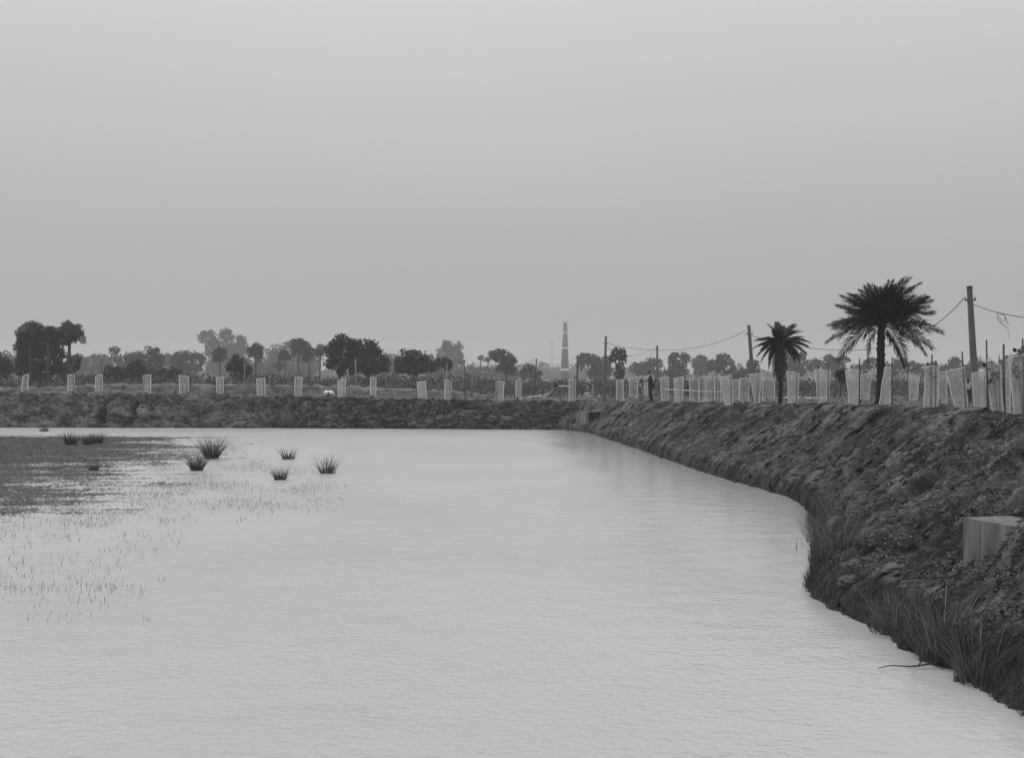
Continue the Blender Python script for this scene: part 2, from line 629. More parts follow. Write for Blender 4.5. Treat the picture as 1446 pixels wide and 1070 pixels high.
# second, lower dike behind the far bank
dxs = np.linspace(-75, 2, 420)
dt_ = np.linspace(0, 1, 26)
DX, DT = np.meshgrid(dxs, dt_, indexing='ij')
ctop = np.interp(px_of(DX, 100), [-500, 0, 90, 150, 350, 480, 600, 650, 700], [2.3, 2.5, 2.68, 2.86, 2.84, 2.68, 2.34, 2.2, 1.6])
prof = np.interp(DT, [0, .1, .38, .5, .62, 1], [0, .06, .93, 1.0, .95, 0])
DZ = 1.55 + (ctop - 1.55) * prof + .22 * fbm(DX * .8, DT * 6, 4, 90) * np.clip(prof * 3, 0, 1) + .05 * fbm(DX * 4, DT * 20, 2, 91)
DYY = 97 + DT * 7 + .5 * fbm(DX * .1, DT, 2, 6)
tn = np.clip(.080 + .045 * fbm(DX * .7, DT * 7, 4, 14) + .06 * fbm(DX * 2.6, DT * 26, 3, 15) + .09 * np.clip((prof - .9) / .1, 0, 1), .03, .25)
ob = mesh_np('earth_dike', np.stack([DX, DYY, DZ], -1).reshape(-1, 3), grid_faces(*DX.shape)[:, ::-1], M['soil'], True, attrs={'tone': tn})
tag(ob, 'low pale dike behind the far bank', kind='structure')

# ground sheet to the horizon, sunk below the pond
gx = np.unique(np.concatenate([np.linspace(-1500, -120, 24), np.linspace(-120, 120, 161), np.linspace(120, 1500, 24)]))
gy = np.unique(np.concatenate([np.linspace(-50, 160, 141), np.linspace(160, 1600, 50)]))
GX, GY = np.meshgrid(gx, gy, indexing='ij')
edge_x = np.interp(GY, [0, 12, 25, 35, 45, 60, 76], [12, 13, 11.5, 11, 10.5, 9, 8]) + 2.5
inside = np.minimum.reduce([np.clip((edge_x - GX) / 3, 0, 1), np.clip((76.5 - GY) / 3, 0, 1), np.clip((GY - .5) / 4.5, 0, 1), np.clip((GX + 68) / 5, 0, 1)])
GZ = 1.66 + .10 * fbm(GX * .15, GY * .15, 3, 50) - 2.5 * inside
GZ = GZ + .17 * np.clip((GX - 2) / 4, 0, 1) * np.clip((GY - 55) / 8, 0, 1) * np.clip((104 - GY) / 12, 0, 1) * (inside < .01)
GZ = np.where((GY < 1) & (GX < 14), np.minimum(GZ, 1.25), GZ)
ob = mesh_np('ground', np.stack([GX, GY, GZ], -1).reshape(-1, 3), grid_faces(*GX.shape)[:, ::-1], M['field'], True)
tag(ob, 'flat grey field stretching to the horizon', kind='structure')

wv = [(-68, 1.5, 0), (16, 1.5, 0), (16, 76.5, 0), (-68, 76.5, 0)]
ob = mesh_np('pond_water', wv, [(0, 1, 2, 3)], M['water'])
tag(ob, 'pale rippled pond water', kind='structure')

# ------------------------------------------------------------------ haze
hz = MB().box((0, 790, 28.6), (3060, 1720, 61))
m = bpy.data.materials.new('haze_air')
m.use_nodes = True
m.node_tree.nodes.clear()
pv = m.node_tree.nodes.new('ShaderNodeVolumePrincipled')
pv.inputs['Color'].default_value = grey(.93)
pv.inputs['Density'].default_value = .00062
pv.inputs['Anisotropy'].default_value = 0.1
mo = m.node_tree.nodes.new('ShaderNodeOutputMaterial')
m.node_tree.links.new(pv.outputs[0], mo.inputs['Volume'])
ob = hz.build('haze', m)
tag(ob, 'thin grey haze over the fields', kind='stuff')

# ------------------------------------------------------------------ trees


def rand_unit(n):
    v = rng.normal(size=(n, 3))
    return v / np.linalg.norm(v, axis=1, keepdims=True)


def leaf_quads(P, Nrm, size, jitter=.8, aspect=.7):
    n = len(P)
    d = Nrm + rand_unit(n) * jitter
    d /= np.linalg.norm(d, axis=1, keepdims=True) + 1e-9
    a = np.cross(d, rand_unit(n))
    a /= np.linalg.norm(a, axis=1, keepdims=True) + 1e-9
    b = np.cross(d, a)
    s = (size * rng.uniform(.6, 1.4, n))[:, None] * .5
    V = np.stack([P - a * s, P - b * s * aspect + a * s * .1, P + a * s, P + b * s * aspect + a * s * .1], 1)
    return V.reshape(-1, 3), np.arange(4 * n).reshape(-1, 4)


def blob_leaves(blobs, leaf, cover=4.0):
    """blobs: (centre, (rx,ry,rz)); leaves on lumps over each blob's surface and through its volume"""
    Ps, Ns = [], []
    for c, r in blobs:
        r = np.array(r)
        nl = 16
        L = rand_unit(nl) * rng.uniform(.55, .85, (nl, 1))
        area = PI * r[0] * r[2]
        n = max(60, int(cover * area / (leaf * leaf * .5)))
        k = rng.integers(0, nl, n)
        q = rand_unit(n)
        lr = rng.uniform(.26, .46, nl)[k][:, None]
        loc = L[k] + q * lr * rng.uniform(.75, 1.0, (n, 1))
        core = rng.random(n) < .3
        loc[core] = (rand_unit(n) * rng.uniform(.2, .8, (n, 1)) ** .6)[core]
        Ps.append(np.array(c) + loc * r)
        nn = q.copy()
        nn[core] = rand_unit(n)[core]
        Ns.append(nn)
    return np.concatenate(Ps), np.concatenate(Ns)


def ground_z(X, Y):
    return 1.62


TREES = 'trees beyond the far bank'


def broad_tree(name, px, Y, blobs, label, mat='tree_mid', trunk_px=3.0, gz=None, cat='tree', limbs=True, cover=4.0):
    bz = 1.62 if gz is None else gz
    base = np.array([(px - CX) * Y / F, Y, bz])
    root = thing(name, base, label, cat, TREES if cat == 'tree' else None)
    wb = []
    for (cx, cy, rx, ry) in blobs:
        c = at(cx, cy, Y)
        c[1] += rng.uniform(-.3, .3) * rx * Y / F
        wb.append((c, (rx * Y / F, rx * .85 * Y / F, ry * Y / F)))
    leaf = max(.16, 2.1 * Y / 1098)
    Pp, Nn = blob_leaves(wb, leaf, cover)
    V, Fc = leaf_quads(Pp, Nn, leaf * 1.25)
    V[:, 2] = np.maximum(V[:, 2], bz)
    mesh_np('crown', V, Fc, M[mat], parent=root, origin=base)
    mb = MB()
    top = max(wb, key=lambda q: q[1][0] * q[1][2])[0]
    rt = trunk_px * Y / F * .5
    fork = base + (top - base) * .45
    fork[0] = base[0] + (top[0] - base[0]) * .3
    mid = (base + fork) / 2 + np.array([rt * rng.uniform(-1, 1), 0, 0])
    mb.tube([base - [0, 0, .3], base + [0, 0, .15], mid, fork, top], [rt * 1.5, rt * 1.1, rt * .9, rt * .75, rt * .3], 8)
    if limbs:
        for c, r in wb:
            if np.linalg.norm(c - top) > .1:
                q = (fork + c) / 2 + np.array([0, 0, .1 * abs(c[0] - fork[0])])
                mb.tube([fork, q, c], [rt * .6, rt * .4, rt * .15], 6)
    mb.build('trunk', M['bark'], root, base, True)
    return root


def fan_palm(px, Y, cx, cy, rx, ry, label, trunk_px=2.2, mat='tree_dark', nf=34):
    if Y == 300 or 280 < Y < 330:
        Y, rx, ry, mat = Y - 50, rx * 1.18, ry * 1.15, 'tree_dark'
    base = np.array([(px - CX) * Y / F, Y, 1.62])
    root = thing('fan_palm', base, label, 'palm tree', 'fan palms beyond the far bank')
    c = at(cx, cy, Y)
    rX, rZ = rx * Y / F, ry * Y / F
    V, Fc = [], []
    k = 0
    for i in range(nf):
        d = rand_unit(1)[0]
        if d[2] < -.75:
            d[2] *= -1
        hub = c + d * np.array([rX, rX, rZ]) * .42
        ctr = c + d * np.array([rX, rX, rZ]) * rng.uniform(.35, .86)
        n = d + rand_unit(1)[0] * .7
        n /= np.linalg.norm(n)
        a = np.cross(n, rand_unit(1)[0])
        a /= np.linalg.norm(a)
        b = np.cross(n, a)
        rr = .46 * min(rX, rZ * 1.15) * rng.uniform(.65, 1.2)
        seg = 12
        for s in range(seg):                           # a fan of pleated blades with notched tips
            t0, t1 = 2 * PI * .86 * s / seg, 2 * PI * .86 * (s + .82) / seg
            tip = ctr + (a * math.cos((t0 + t1) / 2) + b * math.sin((t0 + t1) / 2)) * rr * rng.uniform(.95, 1.2)
            V += [ctr, ctr + (a * math.cos(t0) + b * math.sin(t0)) * rr * .8, tip, ctr + (a * math.cos(t1) + b * math.sin(t1)) * rr * .8]
            Fc.append((k, k + 1, k + 2, k + 3))
            k += 4
    mesh_np('crown', np.array(V), np.array(Fc), M[mat], parent=root, origin=base)
    rt = trunk_px * 1.25 * Y / F * .5
    mb = MB()
    mid = (base + c) / 2 + np.array([rt * rng.uniform(-1.2, 1.2), 0, 0])
    mb.tube([base - [0, 0, .3], base + [0, 0, .3], mid, c - [0, 0, rZ * .2]], [rt * 1.5, rt * 1.15, rt * .95, rt * .9], 8)
    mb.build('trunk', M['bark'], root, base, True)
    return root


B = broad_tree
B('tree', 4, 130, [(-2, 512, 25, 17), (6, 522, 18, 14)], 'dark round tree cut off by the left edge of the photo', 'tree_dark')
B('tree', 55, 128, [(40, 470, 20, 14), (30, 490, 13, 16), (66, 482, 22, 20), (50, 510, 24, 18), (82, 520, 13, 14), (72, 472, 18, 13), (56, 527, 24, 16), (97, 525, 14, 16), (38, 516, 18, 20), (50, 492, 24, 18), (82, 500, 14, 15), (104, 512, 10, 12),],
  'broad dark tree filling the tall grove at far left', 'tree_dark', 4)
fan_palm(97, 124, 98, 472, 21, 21, 'dark fan palm at the right side of the tall far left grove', 4, 'tree_dark', 44)
fan_palm(66, 123, 68, 471, 15, 14, 'dark fan palm in the middle of the tall far left grove', 3.2, 'tree_dark', 34)
fan_palm(40, 125, 42, 470, 20, 15, 'dark fan palm rising through the left side of the tall far left grove', 3.4, 'tree_dark', 40)
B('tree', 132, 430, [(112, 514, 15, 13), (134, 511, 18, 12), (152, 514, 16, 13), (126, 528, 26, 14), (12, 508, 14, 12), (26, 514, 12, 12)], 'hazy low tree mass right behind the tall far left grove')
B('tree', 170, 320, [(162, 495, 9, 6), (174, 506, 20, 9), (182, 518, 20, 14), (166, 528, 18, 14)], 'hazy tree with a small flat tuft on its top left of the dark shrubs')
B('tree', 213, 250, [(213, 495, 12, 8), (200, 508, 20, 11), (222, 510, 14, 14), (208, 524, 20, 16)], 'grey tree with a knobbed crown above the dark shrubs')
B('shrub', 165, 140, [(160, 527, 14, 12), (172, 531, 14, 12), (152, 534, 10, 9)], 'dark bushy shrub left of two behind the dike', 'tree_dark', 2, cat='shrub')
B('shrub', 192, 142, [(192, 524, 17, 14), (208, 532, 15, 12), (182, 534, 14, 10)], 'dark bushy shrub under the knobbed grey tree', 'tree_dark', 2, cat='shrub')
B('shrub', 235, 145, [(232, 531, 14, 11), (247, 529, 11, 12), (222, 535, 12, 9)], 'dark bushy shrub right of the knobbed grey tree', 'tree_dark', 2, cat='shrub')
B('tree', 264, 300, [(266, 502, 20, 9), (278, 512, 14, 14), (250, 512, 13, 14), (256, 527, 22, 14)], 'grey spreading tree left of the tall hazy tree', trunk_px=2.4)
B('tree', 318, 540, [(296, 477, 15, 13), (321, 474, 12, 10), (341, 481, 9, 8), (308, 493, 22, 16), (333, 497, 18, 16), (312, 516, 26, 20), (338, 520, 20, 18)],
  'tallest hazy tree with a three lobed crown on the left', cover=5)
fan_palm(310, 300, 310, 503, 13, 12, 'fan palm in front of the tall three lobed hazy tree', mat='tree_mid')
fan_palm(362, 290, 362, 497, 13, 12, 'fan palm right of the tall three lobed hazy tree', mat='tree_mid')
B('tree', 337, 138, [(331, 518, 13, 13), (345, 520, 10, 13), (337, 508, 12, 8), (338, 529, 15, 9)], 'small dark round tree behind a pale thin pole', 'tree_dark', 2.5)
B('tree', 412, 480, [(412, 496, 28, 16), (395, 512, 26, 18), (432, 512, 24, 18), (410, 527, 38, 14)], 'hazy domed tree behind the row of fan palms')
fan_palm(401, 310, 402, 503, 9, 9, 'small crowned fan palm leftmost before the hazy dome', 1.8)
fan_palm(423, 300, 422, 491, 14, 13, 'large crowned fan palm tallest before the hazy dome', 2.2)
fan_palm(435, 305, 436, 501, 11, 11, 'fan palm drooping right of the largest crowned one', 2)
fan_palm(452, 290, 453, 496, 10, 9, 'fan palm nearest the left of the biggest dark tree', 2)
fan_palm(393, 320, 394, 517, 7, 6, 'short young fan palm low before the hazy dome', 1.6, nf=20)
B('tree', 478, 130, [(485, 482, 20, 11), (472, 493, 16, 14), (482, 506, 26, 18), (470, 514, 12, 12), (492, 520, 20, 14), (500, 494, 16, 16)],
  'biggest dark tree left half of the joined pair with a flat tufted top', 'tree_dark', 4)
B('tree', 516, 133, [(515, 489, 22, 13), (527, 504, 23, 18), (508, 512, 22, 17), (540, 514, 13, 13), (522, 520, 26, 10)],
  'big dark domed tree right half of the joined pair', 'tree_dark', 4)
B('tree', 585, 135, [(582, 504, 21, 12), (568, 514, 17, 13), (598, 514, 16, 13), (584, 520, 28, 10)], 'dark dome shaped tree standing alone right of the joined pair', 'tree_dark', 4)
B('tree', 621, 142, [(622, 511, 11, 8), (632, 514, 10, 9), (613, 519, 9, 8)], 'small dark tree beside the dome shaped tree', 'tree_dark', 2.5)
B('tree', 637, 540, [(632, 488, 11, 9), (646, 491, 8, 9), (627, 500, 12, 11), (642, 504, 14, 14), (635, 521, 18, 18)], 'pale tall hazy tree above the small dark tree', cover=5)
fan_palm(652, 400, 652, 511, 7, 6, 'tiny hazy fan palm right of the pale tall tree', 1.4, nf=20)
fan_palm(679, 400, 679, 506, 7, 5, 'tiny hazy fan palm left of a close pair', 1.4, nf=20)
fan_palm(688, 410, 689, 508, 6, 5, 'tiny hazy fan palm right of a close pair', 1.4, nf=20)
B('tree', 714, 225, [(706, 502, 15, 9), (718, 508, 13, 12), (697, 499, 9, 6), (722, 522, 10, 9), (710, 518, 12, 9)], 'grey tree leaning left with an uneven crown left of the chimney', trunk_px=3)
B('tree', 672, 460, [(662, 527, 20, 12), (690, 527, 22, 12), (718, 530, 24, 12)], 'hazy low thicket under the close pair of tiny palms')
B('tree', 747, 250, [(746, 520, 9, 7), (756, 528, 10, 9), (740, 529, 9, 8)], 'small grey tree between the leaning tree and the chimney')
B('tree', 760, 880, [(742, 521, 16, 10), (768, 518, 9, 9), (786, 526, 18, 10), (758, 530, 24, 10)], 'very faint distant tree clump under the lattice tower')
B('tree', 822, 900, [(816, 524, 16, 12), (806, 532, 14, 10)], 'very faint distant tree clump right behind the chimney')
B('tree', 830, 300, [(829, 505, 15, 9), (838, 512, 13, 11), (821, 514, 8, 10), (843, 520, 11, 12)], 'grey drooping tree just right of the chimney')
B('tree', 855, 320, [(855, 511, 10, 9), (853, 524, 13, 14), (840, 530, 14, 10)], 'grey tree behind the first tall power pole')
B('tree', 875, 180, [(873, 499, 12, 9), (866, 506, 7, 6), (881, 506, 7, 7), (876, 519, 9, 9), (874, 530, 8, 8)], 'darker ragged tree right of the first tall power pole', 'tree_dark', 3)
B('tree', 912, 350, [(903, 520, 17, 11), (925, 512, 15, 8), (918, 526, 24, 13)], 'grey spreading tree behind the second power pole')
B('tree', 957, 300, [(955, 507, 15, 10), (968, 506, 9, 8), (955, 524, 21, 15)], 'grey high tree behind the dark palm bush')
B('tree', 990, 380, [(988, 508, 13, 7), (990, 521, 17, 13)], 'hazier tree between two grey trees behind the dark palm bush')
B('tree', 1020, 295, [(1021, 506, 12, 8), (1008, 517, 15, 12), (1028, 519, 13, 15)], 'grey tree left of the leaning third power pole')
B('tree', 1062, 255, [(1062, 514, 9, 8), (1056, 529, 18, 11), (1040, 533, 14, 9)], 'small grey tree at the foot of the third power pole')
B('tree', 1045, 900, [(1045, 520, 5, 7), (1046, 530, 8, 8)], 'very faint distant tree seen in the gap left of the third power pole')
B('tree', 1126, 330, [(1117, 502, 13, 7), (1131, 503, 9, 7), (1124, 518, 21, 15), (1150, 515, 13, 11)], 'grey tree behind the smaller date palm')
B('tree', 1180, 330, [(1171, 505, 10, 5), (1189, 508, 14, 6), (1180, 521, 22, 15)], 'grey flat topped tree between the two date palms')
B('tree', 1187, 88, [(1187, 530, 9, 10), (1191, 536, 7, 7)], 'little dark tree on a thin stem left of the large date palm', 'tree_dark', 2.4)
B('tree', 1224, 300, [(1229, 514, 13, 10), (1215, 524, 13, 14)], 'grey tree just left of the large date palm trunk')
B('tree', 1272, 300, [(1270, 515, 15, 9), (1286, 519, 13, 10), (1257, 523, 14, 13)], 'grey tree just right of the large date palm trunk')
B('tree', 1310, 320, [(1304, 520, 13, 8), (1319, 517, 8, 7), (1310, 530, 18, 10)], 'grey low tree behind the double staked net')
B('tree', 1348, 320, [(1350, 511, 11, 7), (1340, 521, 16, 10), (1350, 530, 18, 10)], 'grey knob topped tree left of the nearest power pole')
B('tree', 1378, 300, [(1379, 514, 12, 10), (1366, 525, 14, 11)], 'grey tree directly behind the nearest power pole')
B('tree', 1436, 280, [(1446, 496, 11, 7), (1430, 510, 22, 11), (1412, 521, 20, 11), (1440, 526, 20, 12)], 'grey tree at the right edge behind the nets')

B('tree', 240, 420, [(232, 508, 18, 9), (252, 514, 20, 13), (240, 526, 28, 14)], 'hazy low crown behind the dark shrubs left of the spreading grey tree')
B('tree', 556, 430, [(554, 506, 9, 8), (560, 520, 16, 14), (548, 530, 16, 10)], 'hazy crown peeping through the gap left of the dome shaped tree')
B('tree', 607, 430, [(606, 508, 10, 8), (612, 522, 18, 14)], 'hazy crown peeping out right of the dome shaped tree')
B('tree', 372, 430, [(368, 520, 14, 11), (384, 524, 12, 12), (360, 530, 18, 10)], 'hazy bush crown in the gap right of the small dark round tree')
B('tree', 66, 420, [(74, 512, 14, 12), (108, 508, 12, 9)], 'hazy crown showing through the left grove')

# distant wood: one hazy mass behind everything
n = 42000
wx = rng.uniform(-640, 640, n)
wy = 760 + rng.uniform(-15, 15, n)
top = 10.5 + 4.0 * fbm(wx * .02, wx * 0 + 3, 3, 4) + 2.2 * fbm(wx * .07, wx * 0 + 9, 2, 8)
wz = 1.6 + top * rng.random(n) ** .7
V, Fc = leaf_quads(np.stack([wx, wy, wz], -1), np.tile([0, -1, .3], (n, 1)), 2.0, 1.0)
V[:, 2] = np.maximum(V[:, 2], 1.5)
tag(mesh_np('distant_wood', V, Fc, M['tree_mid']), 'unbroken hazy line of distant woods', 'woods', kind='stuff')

# scrub on the fields
n = 60000
qx = rng.uniform(-105, 125, n)
qy = rng.uniform(106, 190, n)
dens = fbm(qx * .12, qy * .1, 3, 21) + .25 * fbm(qx * .5, qy * .4, 2, 29)
hmax = np.clip(1.45 + .9 * dens, .5, 2.4) * np.interp(qy, [106, 190], [.9, 1.25])
hmax = np.where(qx < -5, hmax + .55, hmax)
qz = 1.6 + hmax * rng.random(n) ** .8
V, Fc = leaf_quads(np.stack([qx, qy, qz], -1), np.tile([0, -.6, .6], (n, 1)), .36, 1.0, .6)
V[:, 2] = np.maximum(V[:, 2], 1.45)
tag(mesh_np('scrub', V, Fc, M['scrub']), 'low dark scrub on the field behind the dike', 'scrub', kind='stuff')
n = 46000                                              # scrub farther out
qx = rng.uniform(-220, 300, n)
qy = rng.uniform(190, 420, n)
qz = 1.5 + np.clip(1.7 + 1.3 * fbm(qx * .05, qy * .05, 3, 121), .3, 4) * rng.random(n) ** .8
V, Fc = leaf_quads(np.stack([qx, qy, qz], -1), np.tile([0, -.6, .6], (n, 1)), .8, 1.0, .6)
V[:, 2] = np.maximum(V[:, 2], 1.45)
tag(mesh_np('scrub', V, Fc, M['scrub']), 'far low scrub reaching back to the treeline', 'scrub', kind='stuff')
n = 24000                                              # rough field grass behind the right bank
qx = rng.uniform(-6, 110, n)
qy = 50 + 56 * rng.random(n)
keep = qx > np.interp(qy, [50, 60, 74, 90, 106], [18, 14, 6, -2, -6])
qx, qy = qx[keep], qy[keep]
hh = np.clip(.28 + .35 * fbm(qx * .3, qy * .3, 3, 37), .05, .8)
V, Fc = leaf_quads(np.stack([qx, qy, 1.64 + hh * rng.random(len(qx))], -1), np.tile([0, -.5, .8], (len(qx), 1)), .2, 1.0, .4)
V[:, 2] = np.maximum(V[:, 2], 1.5)
tag(mesh_np('field_grass', V, Fc, M['scrub']), 'rough grass on the field behind the right bank', 'grass', kind='stuff')

# ------------------------------------------------------------------ date palms


def frond_mesh(L, droop, width, npairs, seed, lw=.035, fold=.5):
    """a feather leaf along +X: arching midrib and two rows of leaflets"""
    r = random.Random(seed)
    V, Fc = [], []

    def mid(t):
        return Vector((L * (t - .12 * droop * t * t), 0, L * (-droop * .55 * t * t)))
    ns = 10
    for i in range(ns):                                # midrib as a thin three sided bar
        a, b_ = mid(i / ns), mid((i + 1) / ns)
        ra, rb = .03 * (1 - .8 * i / ns), .03 * (1 - .8 * (i + 1) / ns)
        k = len(V)
        for p, q in ((a, ra), (b_, rb)):
            V.extend([(p.x, -q, p.z), (p.x, q, p.z), (p.x, 0, p.z - q * 1.4)])
        Fc += [(k, k + 1, k + 4, k + 3), (k + 1, k + 2, k + 5, k + 4), (k + 2, k, k + 3, k + 5)]
    for i in range(npairs):
        t = .12 + .88 * (i + r.random() * .6) / npairs
        p = mid(t)
        d = (mid(min(1, t + .02)) - mid(max(0, t - .02))).normalized()
        ln = width * (math.sin(PI * min(1, .18 + .82 * t) ** .8) * .75 + .3) * r.uniform(.8, 1.15)
        for s in (-1, 1):
            out = (Vector((0, s, 0)) * .8 + d * (.55 + .5 * t) + Vector((0, 0, fold * r.uniform(-.5, 1)))).normalized()
            tip = p + out * ln + Vector((0, 0, -ln * .28 * r.uniform(.3, 1.3)))
            m1 = p + out * ln * .5
            wd = d * lw * .5
            k = len(V)
            V += [tuple(p - wd * .7), tuple(m1 - wd), tuple(tip), tuple(m1 + wd)]
            Fc.append((k, k + 1, k + 2, k + 3))
    me = bpy.data.meshes.new('frond')
    me.from_pydata([tuple(v) for v in V], [], Fc)
    me.update()
    return me


def put_frond(root, me, pos, az, el, roll=0, scale=1.0, name='frond'):
    o = bpy.data.objects.new(name, me)
    COL.objects.link(o)
    o.parent = root
    o.matrix_local = Matrix.Translation(Vector(pos)) @ Matrix.Rotation(az, 4, 'Z') @ Matrix.Rotation(-el, 4, 'Y') @ Matrix.Rotation(roll, 4, 'X') @ Matrix.Scale(scale, 4)
    return o


def palm_trunk(base, topp, r0, r1, origin, seed, mat):
    """ringed trunk with the stubs of old leaf bases"""
    mb = MB()
    pts, rad = [], []
    rr = random.Random(seed)
    for i in range(17):
        t = i / 16
        p = Vector(base) + (Vector(topp) - Vector(base)) * t
        p.x += .04 * math.sin(t * 5)
        pts.append(p)
        rad.append((r0 + (r1 - r0) * t) * rr.uniform(.95, 1.05) * (1.15 if i == 0 else 1))
    mb.tube(pts, rad, 12)
    for i in range(70):
        t = (i + .5) / 70
        p = Vector(base) + (Vector(topp) - Vector(base)) * t
        p.x += .04 * math.sin(t * 5)
        a = i * 2.4
        q = Vector((math.cos(a), math.sin(a), 0))
        r_ = r0 + (r1 - r0) * t
        mb.tube([p + q * r_ * .8, p + q * (r_ * 1.18) + Vector((0, 0, .09))], [.06, .025], 5)
    return mb.build('trunk', mat, None, origin, False)


# large date palm
base = at(1240, 566, 52)
top = at(1246, 462, base[1])
pb = np.array([base[0], base[1], base[2] - .7])
big = thing('date_palm', base, 'large date palm with a wide feathery crown and thick dark trunk', 'palm tree', 'date palms on the bank')
tr = palm_trunk(pb, top, .2, .17, base, 3, M['bark_dark'])
tr.parent = big
fm = [frond_mesh(2.45, d, .80, 92, s, lw=.055) for s, d in ((1, .55), (2, .8), (3, .35), (4, 1.15))]
for q in fm:
    q.materials.append(M['palm'])
c = top - base + np.array([0, 0, .05])
sc1 = base[1] / 49.0
# fronds that draw the outline: azimuth (0 = right, 180 = left, -90 = to the viewer), elevation, mesh, scale
sil = [(178, 10, 1, 1.02), (186, -4, 3, .95), (172, 28, 1, .95), (185, 42, 0, .92), (170, 56, 0, .92), (200, 66, 2, .8), (20, 84, 0, .95), (-20, 76, 1, .98),
       (10, 58, 1, .95), (-12, 46, 0, .98), (5, 32, 0, .98), (-8, 18, 1, 1.02), (10, 4, 1, 1.05), (0, -6, 1, .98), (14, -28, 3, .78),
       (165, -34, 3, .66), (190, 18, 0, 1.0)]
for az, el, k, s in sil:
    put_frond(big, fm[k], c, R(az), R(el), R(random.uniform(-25, 25)), s * sc1)
for i in range(32):
    az = i * 137.5 + random.uniform(-15, 15)
    el = random.choice((80, 70, 60, 50, 40, 28, 16)) + random.uniform(-8, 8)
    put_frond(big, random.choice(fm[:3]), c, R(az), R(el), R(random.uniform(-30, 30)), random.uniform(.75, .98) * sc1)

# smaller date palm with a skirt of dead leaves
base = at(1101, 564, 60)
top = at(1102, 484, base[1])
small = thing('date_palm', base, 'smaller date palm with a skirt of dead fronds on a thin trunk', 'palm tree', 'date palms on the bank')
tr = palm_trunk(base - [0, 0, .6], top, .10, .10, base, 5, M['bark_dark'])
tr.parent = small
k_ = base[1] / F
L = 38 * k_
fm2 = [frond_mesh(L, d, L * .32, 60, s, lw=.09, fold=.3) for s, d in ((11, 1.0), (12, 1.3), (13, .6))]
fm3 = [frond_mesh(L * .95, d, L * .16, 26, s, lw=.06, fold=.2) for s, d in ((14, 1.0), (15, .6))]
for q in fm2:
    q.materials.append(M['palm'])
for q in fm3:
    q.materials.append(M['palm_dry'])
c = top - base
for az, el, k, s in [(95, 82, 2, .9), (60, 74, 0, .95), (150, 76, 2, .85), (10, 80, 0, .9), (30, 68, 2, .95), (20, 58, 0, .95), (0, 40, 1, 1.0), (8, 24, 0, 1.02), (-10, 8, 0, 1.0), (5, -10, 0, .95), (10, -28, 2, .9),
                     (180, 36, 0, .95), (172, 20, 0, 1.0), (188, 4, 0, .98), (180, -12, 0, .98), (176, -26, 1, .9)]:
    put_frond(small, fm2[k], c, R(az), R(el), R(random.uniform(-15, 15)), s)
for i in range(22):
    put_frond(small, random.choice(fm2), c, R(i * 137.5), R(random.choice((62, 46, 30, 12, -8)) + random.uniform(-6, 6)), 0, random.uniform(.7, .92))
for i in range(40):
    put_frond(small, random.choice(fm3), c - np.array([0, 0, random.uniform(.1, .9)]), R(random.uniform(150, 215)), R(random.uniform(-80, -38)), 0, random.uniform(.6, 1.0), 'dead_frond')
for i in range(20):
    az = random.choice((180, 200, 160, 230, 130, 20, 270)) + random.uniform(-22, 22)
    put_frond(small, random.choice(fm3), c - np.array([0, 0, random.uniform(0, .5)]), R(az), R(random.uniform(-84, -52)), 0, random.uniform(.8, 1.3), 'dead_frond')

# stemless dark palm bush
base = np.array([(984 - CX) * 90 / F, 90, 1.62])
bush = thing('palm_bush', base, 'dark stemless date palm bush behind the row of nets', 'palm bush')
L = 24 * 90 / F
fmb = [frond_mesh(L, d, L * .26, 22, s, lw=.09, fold=.4) for s, d in ((21, .5), (22, .9))]
for q in fmb:
    q.materials.append(M['palm'])
for i in range(38):
    put_frond(bush, fmb[i % 2], (random.uniform(-.2, .2), 0, .55 + random.uniform(-.4, .3)), R(i * 137.5), R(random.uniform(-5, 85)), 0, random.uniform(.75, 1.05))
MB().tube([base - [0, 0, .2], base + [0, 0, .7]], [.3, .22], 9).build('stump', M['bark_dark'], bush, base)

# ------------------------------------------------------------------ chimney and tower
Y = 560
cb = at(797.3, 548, Y)
cb[2] = 1.5
ch = thing('kiln_chimney', cb, 'tall tapering brick kiln chimney with pale bands', 'chimney')
kz = lambda py: EYE - (py - HY) * Y / F
rad_at = lambda py: float(np.interp(py, [456, 548], [2.3, 7.3])) * Y / F


def ring_tube(name, pya, pyb, mat, proud=0, n=16):
    a, b_ = Vector((cb[0] + (pya - 548) * -.011 * .36, Y, kz(pya))), Vector((cb[0] + (pyb - 548) * -.011 * .36, Y, kz(pyb)))
    MB().tube([a, b_], [rad_at(pya) + proud, rad_at(pyb) + proud], n).build(name, mat, ch, cb, True)


ring_tube('shaft', 548, 456.5, M['brick'])
ring_tube('cap_ring', 457.2, 455.8, M['brick'], .12)
for a, b_ in ((471, 469), (492.5, 490.2), (523.6, 520.6)):
    ring_tube('pale_band', a, b_, M['whitewash'], .06)
ring_tube('plinth', 550, 534, M['brick'], .5)

